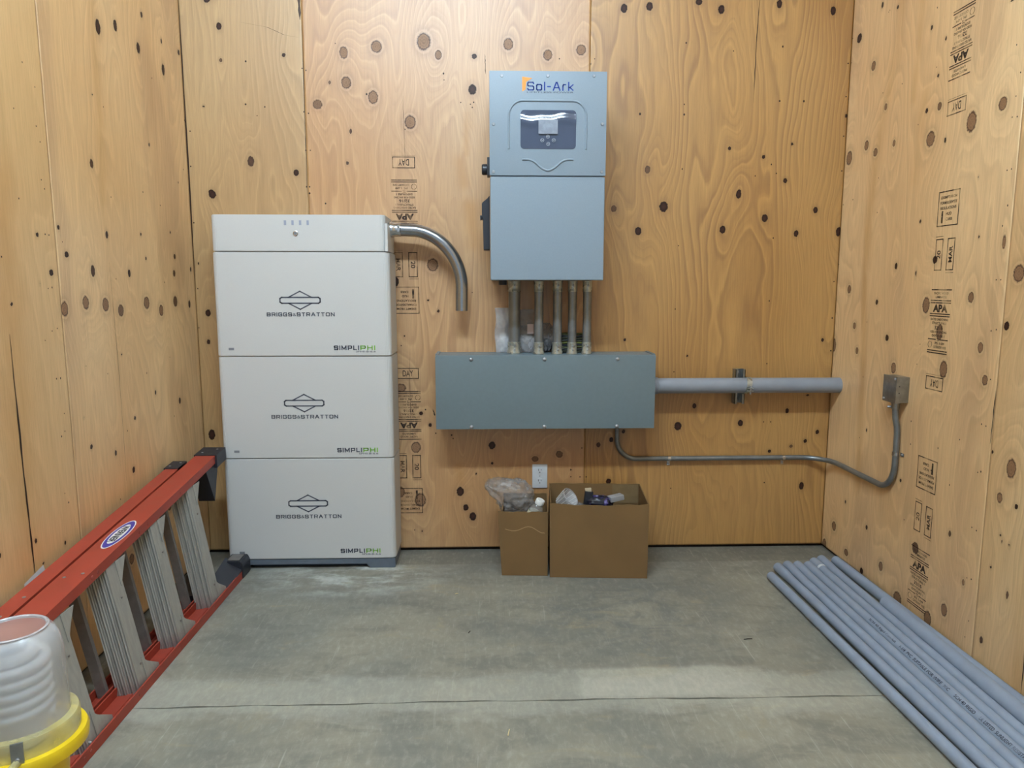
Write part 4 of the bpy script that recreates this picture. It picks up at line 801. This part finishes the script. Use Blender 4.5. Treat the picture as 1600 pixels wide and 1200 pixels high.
def rail(name,x0,x1,y0,y1,up,mat,par,lab=None,h=.032,t_=.0045):
    w=x1-x0; c=[(0,0),(w,0),(w,h),(w-t_,h),(w-t_,t_),(w*.62,t_),(w*.6,t_+.003),(w*.4,t_+.003),(w*.38,t_),(t_,t_),(t_,h),(0,h)]
    def ring(y): return [Vector((x0+a,y,(zt(y)-b) if up else b+.001)) for a,b in c]
    bb=loft(ring(y0),ring(y1)); return bb.build(name,mat,par,lab)
YN=1.27
uf=rail('front_rail',-1.205,-1.126,YN,2.885,True,M['fib'],lad); rail('rear_rail',-1.263,-1.214,YN+.03,2.80,True,M['fib'],lad)
lf=rail('front_rail',-1.122,-1.045,YN,2.915,False,M['fib'],lad); rail('rear_rail',-1.180,-1.131,YN+.03,2.78,False,M['fib'],lad)
# oval sticker on the upper front rail
def oval(cx,cy,a,b,n=40): return [Vector((cx+b*math.sin(2*PI*k/n),cy+a*math.cos(2*PI*k/n),0)) for k in range(n)]
LYc=2.19
for k,(a,b,mt,lf_) in enumerate(((.096,.0275,flat('sticker_white',srgb(225,222,220),.4),.0008),(.090,.0245,flat('sticker_violet',srgb(66,58,150),.4),.0012),(.066,.0175,flat('sticker_white_field',srgb(228,228,226),.4),.0016))):
    vs=[Vector((p.x,p.y,zt(p.y)+lf_)) for p in oval(-1.164,LYc,a,b)]; MB().add(vs,[tuple(range(40))[::-1]]).build('oval_sticker',mt,uf)
sl=Vector((0,-1,-.12)).normalized()
MB().text('WERNER',(-1.164,LYc,zt(LYc)+.0022),sl,(1,0,0),.112,.022,.03).build('sticker_lettering',M['black'],uf)
# steps
for k,y0 in enumerate((2.60,2.302,2.022,1.742,1.462)):
    prof=[]; W_=.066
    ng=9
    for i in range(ng*4+1):
        f=i/(ng*4); ph_=i%4; wide=(i//4) in (2,5,7)
        dpt=0 if ph_ in (0,3) else (.007 if wide else .0022)
        prof.append((-W_+W_*f,f*.012+dpt))
    out=prof+[(0,.075)]; inn=[(-.0028,.075)]+[(-.003,.019)]+[(-W_+.003,.008),(-W_+.003,.022),(-W_,.022)]
    c=out+inn
    z0=.006; z1=zt(y0+.03)-.006
    bot=[Vector((-1.051+a,y0+b,z0)) for a,b in c]; top=[Vector((-1.133+a,y0+b,z1)) for a,b in c]
    st_=loft(bot,top).build('step',M['alu'],lad)
    xz=lambda z:-1.051-.082*(z-z0)/(z1-z0)
    def plate(pts,dx=.002):
        A=[Vector((xz(z)+.001,y,z)) for y,z in pts]; B=[v+Vector((dx,0,0)) for v in A]; return loft(A,B)
    plate([(y0+.055,.028),(y0+.055,.10),(y0+.080,.075),(y0+.135,.040),(y0+.135,.024),(y0+.105,.026),(y0+.085,.020)]).build('knee_brace',M['alu'],lad)
    plate([(y0+.06,z1-.024),(y0+.06,z1-.10),(y0+.082,z1-.07),(y0+.12,z1-.024)]).build('knee_brace',M['alu'],lad)
    for zz in (.085,z1-.13): MB().cyl((xz(zz)+.001,y0+.045,zz),(xz(zz)+.004,y0+.045,zz),.0035,10,.001).build('rivet',M['alud'],st_)
# rear cross bars
for y in (2.60,2.285,2.01,1.72,1.45):
    A=[Vector((-1.168+a,y+b,.008)) for a,b in ((0,0),(.030,0),(.030,.014),(.027,.014),(.027,.003),(0,.003))]; B=[Vector((-1.253+a,y+b,zt(y)-.006)) for a,b in ((0,0),(.030,0),(.030,.014),(.027,.014),(.027,.003),(0,.003))]
    loft(A,B).build('rear_bar',M['alud'],lad)
# spreader hardware, rivets, feet
b=MB().tube([(-1.15,1.83,.030),(-1.125,1.815,.036),(-1.115,1.78,.036),(-1.075,1.765,.034),(-1.05,1.765,.030)],.006,8); b.build('spreader_arm',M['alud'],lad)
b=MB()
for y,x in ((1.88,-1.145),(1.80,-1.19),(1.98,-1.15),(1.66,-1.15),(1.92,-1.185)):
    pass
for (x,y) in ((-1.185,1.93),(-1.145,1.95),(-1.232,1.83),(-1.236,1.74),(-1.180,1.72)): MB().lathe([(.005,0),(.0045,.0015),(1e-5,.0025)],(x,y,zt(y)),(0,0,1),10).build('rivet',M['screw'],uf)
for y in (2.55,2.30,2.24,1.99,1.96,1.70,1.67):
    MB().lathe([(.006,0),(.005,.0015),(1e-5,.002)],(-1.1265,y,zt(y)-.017),(1,0,0),10).build('rivet',M['fibd'],uf); MB().lathe([(.005,0),(.004,.0015),(1e-5,.002)],(-1.0455,y+.05,.018),(1,0,0),10).build('rivet',M['fibd'],lf)
ft=MB().prism([(-1.124,.001),(-1.041,.001),(-1.041,.055),(-1.050,.075),(-1.118,.075),(-1.124,.06)],1,2.895,3.0-.01,.003).build('foot',M['black'],lad,'black rubber foot')
b=MB().box((-1.108,2.91,.0755),(-1.06,2.975,.078)); b.build('slot_plate',M['alud'],ft)
b=loft([Vector((-1.12,2.72,.006)),Vector((-1.05,2.70,.006)),Vector((-1.05,2.70,.012)),Vector((-1.12,2.72,.05))],[Vector((-1.12,2.92,.006)),Vector((-1.045,2.92,.006)),Vector((-1.045,2.92,.045)),Vector((-1.12,2.92,.085))]); b.build('rail_shield',M['black'],lad)
b=loft([Vector((-1.185,2.66,.004)),Vector((-1.128,2.66,.004)),Vector((-1.128,2.66,.034)),Vector((-1.185,2.66,.034))],[Vector((-1.262,2.86,.004)),Vector((-1.205,2.86,.004)),Vector((-1.205,2.86,.034)),Vector((-1.262,2.86,.034))]); b.build('foot',M['black'],lad,'black rubber foot')
def cap(x0,x1,y0,y1,dz,par):
    A=[Vector((x,y0,zt(y0)+z)) for x,z in ((x0,-.05),(x1,-.05),(x1,.003),(x0,.003))];B=[Vector((x,y1,zt(y1)+z)) for x,z in ((x0,-.05),(x1,-.05),(x1,.001),(x0,.001))]
    q=loft(A,B).build('foot',M['black'],lad,'black rubber foot')
    for f in (.25,.75):
        yy=y0+(y1-y0)*(.3 if f<.5 else .7); MB().lathe([(.005,0),(.0045,.0015),(1e-5,.0025)],(x0+(x1-x0)*f,yy,zt(yy)+.003),(0,0,1),10).build('rivet',M['screw'],q)
cap(-1.210,-1.118,2.885,2.985,0,lad); cap(-1.268,-1.214,2.74,2.825,0,lad)
b=loft([Vector((-1.200,2.80,.49)),Vector((-1.13,2.80,.49)),Vector((-1.13,2.80,.485)),Vector((-1.200,2.80,.485))],[Vector((-1.2,2.93,.51)),Vector((-1.13,2.93,.51)),Vector((-1.125,2.86,.35)),Vector((-1.19,2.86,.35))]); b.build('rail_shield',M['black'],lad)
MB().box((-1.21,YN-.06,.001),(-1.045,YN+.01,.36),.008).build('ladder_top',M['black'],lad)
# sheet of paper behind the ladder
pp=[(-1.2885,1.915,.33),(-1.2870,1.918,.405),(-1.2870,2.005,.425),(-1.2880,2.03,.35)]
b=MB().add(pp,[(0,1,2,3)]); b.add([(x+.0006,y,z) for x,y,z in pp],[(3,2,1,0)])
tag(b.build('paper_sheet',flat('white_paper',srgb(225,226,228),.7)),'white paper corner sticking up between the ladder and the left wall','paper')
# ---------------------------------------------------------------- yellow work light with a clear jar, at the near left
M['yel']=paint('yellow_plastic',srgb(222,190,30),.35,0,.04,20); 
M['jar']=film('frosted_clear_jar',srgb(212,214,218),.52,.25,.05,12)
M['jartop']=film('jar_top_red_reflection',srgb(160,120,116),.72,.3,.02,12)  # colour holds the dark red reflected in and seen through the clear top
M['clearrim']=film('clear_yellowish_rim',srgb(214,206,150),.55,.2,.1,30)
t=NT('frosted_lamp_tube'); t.set(Base_Color=srgb(225,230,235),Roughness=.35,Subsurface_Weight=.1); M['tube']=t.m
ox,oy=-.822,1.185
o=thing('work_light','yellow work light with a clear jar over a spiral bulb, beside the ladder','lamp',(ox,oy,0))
B0=(ox,oy,0)
MB().lathe([(1e-4,0),(.128,0),(.134,.012),(.128,.05),(.10,.085),(.07,.105),(.064,.13),(.064,.36),(.068,.405),(.095,.418),(1e-4,.43)],B0,Zv,48).build('base',M['yel'],o)
MB().lathe([(.088,.415),(.099,.418),(.1005,.432),(.097,.440),(.088,.441),(.086,.43)],B0,Zv,56).build('yellow_rim',M['yel'],o)
MB().lathe([(.074,.432),(.088,.434),(.0885,.470),(.086,.474),(.075,.476),(.073,.474)],B0,Zv,56).build('collar',M['clearrim'],o,'clear collar')
MB().lathe([(.0745,.474),(.0735,.52),(.0722,.585),(.068,.612),(.060,.628),(.0515,.634),(.050,.636),(.0475,.633)],B0,Zv,56).build('jar',M['jar'],o,'clear plastic jar')
MB().lathe([(1e-4,.6335),(.049,.6335)],B0,Zv,48).build('jar_top',M['jartop'],o,'clear jar top, dark red reflection put into its colour')
MB().lathe([(.049,.633),(.052,.6345),(.0535,.637),(.051,.6385),(.048,.6365)],B0,Zv,56).build('jar_rim',M['bagw'],o)
hx=[]
for k in range(130):
    a=2*PI*k/20; f=k/129; rr_=.043*min(1,(1-f)*6+.25); hx.append((ox+rr_*math.cos(a),oy+rr_*math.sin(a),.478+.128*f))
MB().tube(hx,.0095,10).build('spiral_bulb',M['tube'],o)
MB().lathe([(1e-4,.43),(.034,.43),(.036,.47),(.030,.482),(1e-4,.482)],B0,Zv,28).build('lamp_holder',M['outlet'],o)
for a in (-62,):
    t_=math.radians(a); d=Vector((math.cos(t_),math.sin(t_),0)); tt=Vector((-math.sin(t_),math.cos(t_),0)); c=Vector((ox,oy,.455))+d*.0895
    A=[c+tt*s_*.009+Vector((0,0,z)) for s_,z in ((-1,-.020),(1,-.020),(1,.022),(-1,.022))]; cl=loft(A,[v+d*.004 for v in A]).build('latch_clip',M['galv'],o)
    MB().cyl(c+d*.003+Vector((0,0,-.006)),c+d*.008+Vector((0,0,-.006)),.004,10,.001).build('rivet',M['screw'],cl)
t_=math.radians(-100); vs=[];n=8
for j in (0,1):
    for i in range(n+1):
        a=t_-.28+.50*i/n; vs.append((ox+.0893*math.cos(a),oy+.0893*math.sin(a),.442+.024*j))
lb_=MB().add(vs,[(i,i+1,n+2+i,n+1+i) for i in range(n)]).build('rating_label',flat('silver_label',srgb(190,190,184),.5),o)
b=MB()
for q,(z,wl_) in enumerate(((.460,.42),(.4535,.25),(.447,.44))):
    for i in range(9):
        a=t_-wl_/2-.03+wl_*i/9; a2=a+wl_/9*.7
        b.add([(ox+.0897*math.cos(a),oy+.0897*math.sin(a),z-.0012),(ox+.0897*math.cos(a2),oy+.0897*math.sin(a2),z-.0012),(ox+.0897*math.cos(a2),oy+.0897*math.sin(a2),z+.0012),(ox+.0897*math.cos(a),oy+.0897*math.sin(a),z+.0012)],[(0,1,2,3)])
b.build('label_print',M['badge'],lb_)
b=MB().tube(bez([(ox+.045,oy-.082,.446),(ox+.030,oy-.100,.430),(ox+.005,oy-.112,.412),(ox-.035,oy-.118,.400)],5),.0065,10); b.build('hook_arm',M['clearrim'],o)
# ---------------------------------------------------------------- ceiling light fittings (above the frame) and floor chips
M['hous']=flat('fixture_white',srgb(220,220,220),.5)
t=NT('lit_tube'); t.set(Base_Color=(1,1,1,1),Emission_Color=LAMP,Emission_Strength=LAMP_STRENGTH); M['lit']=t.m
o=thing('strip_light','white ceiling batten light with two bare glowing tubes, above the frame','ceiling light',(LX,LY,CZ))
MB().box((LX-.85,LY-.05,LZ+.06),(LX+.85,LY+.05,CZ-.001),.006).build('light_housing',M['hous'],o)
for dy in (-.045,.045):
    MB().cyl((LX-.8,LY+dy,LZ+.025),(LX+.8,LY+dy,LZ+.025),.022,12).build('light_tube',M['lit'],o)
    for sx in (-1,1): MB().cyl((LX+sx*.8,LY+dy,LZ+.025),(LX+sx*.83,LY+dy,LZ+.025),.02,12).build('tube_holder',M['hous'],o)
M['chip']=flat('pale_wood_chip',srgb(214,196,150),.8); M['chipd']=flat('dark_scrap',srgb(52,46,40),.8)
for (x,y,a,L,mt,lb) in ((.045,1.82,1.4,.028,'chip','pale wood sliver on the floor in front of the joint'),(-.14,2.72,.2,.012,'chip','tiny pale wood chip on the floor left of the cartons'),(.89,2.32,.1,.030,'chipd','curved dark scrap on the floor near the plastic pipes'),(-.08,2.40,1.2,.014,'chipd','thin dark scrap in the middle of the floor')):
    b=MB().tube([(x-L/2*math.cos(a),y-L/2*math.sin(a),.0022),(x,y+.002,.0026),(x+L/2*math.cos(a),y+L/2*math.sin(a),.0022)],.0016,6); tag(b.build('wood_sliver' if mt=='chip' else 'dark_scrap',M[mt]),lb,'debris')
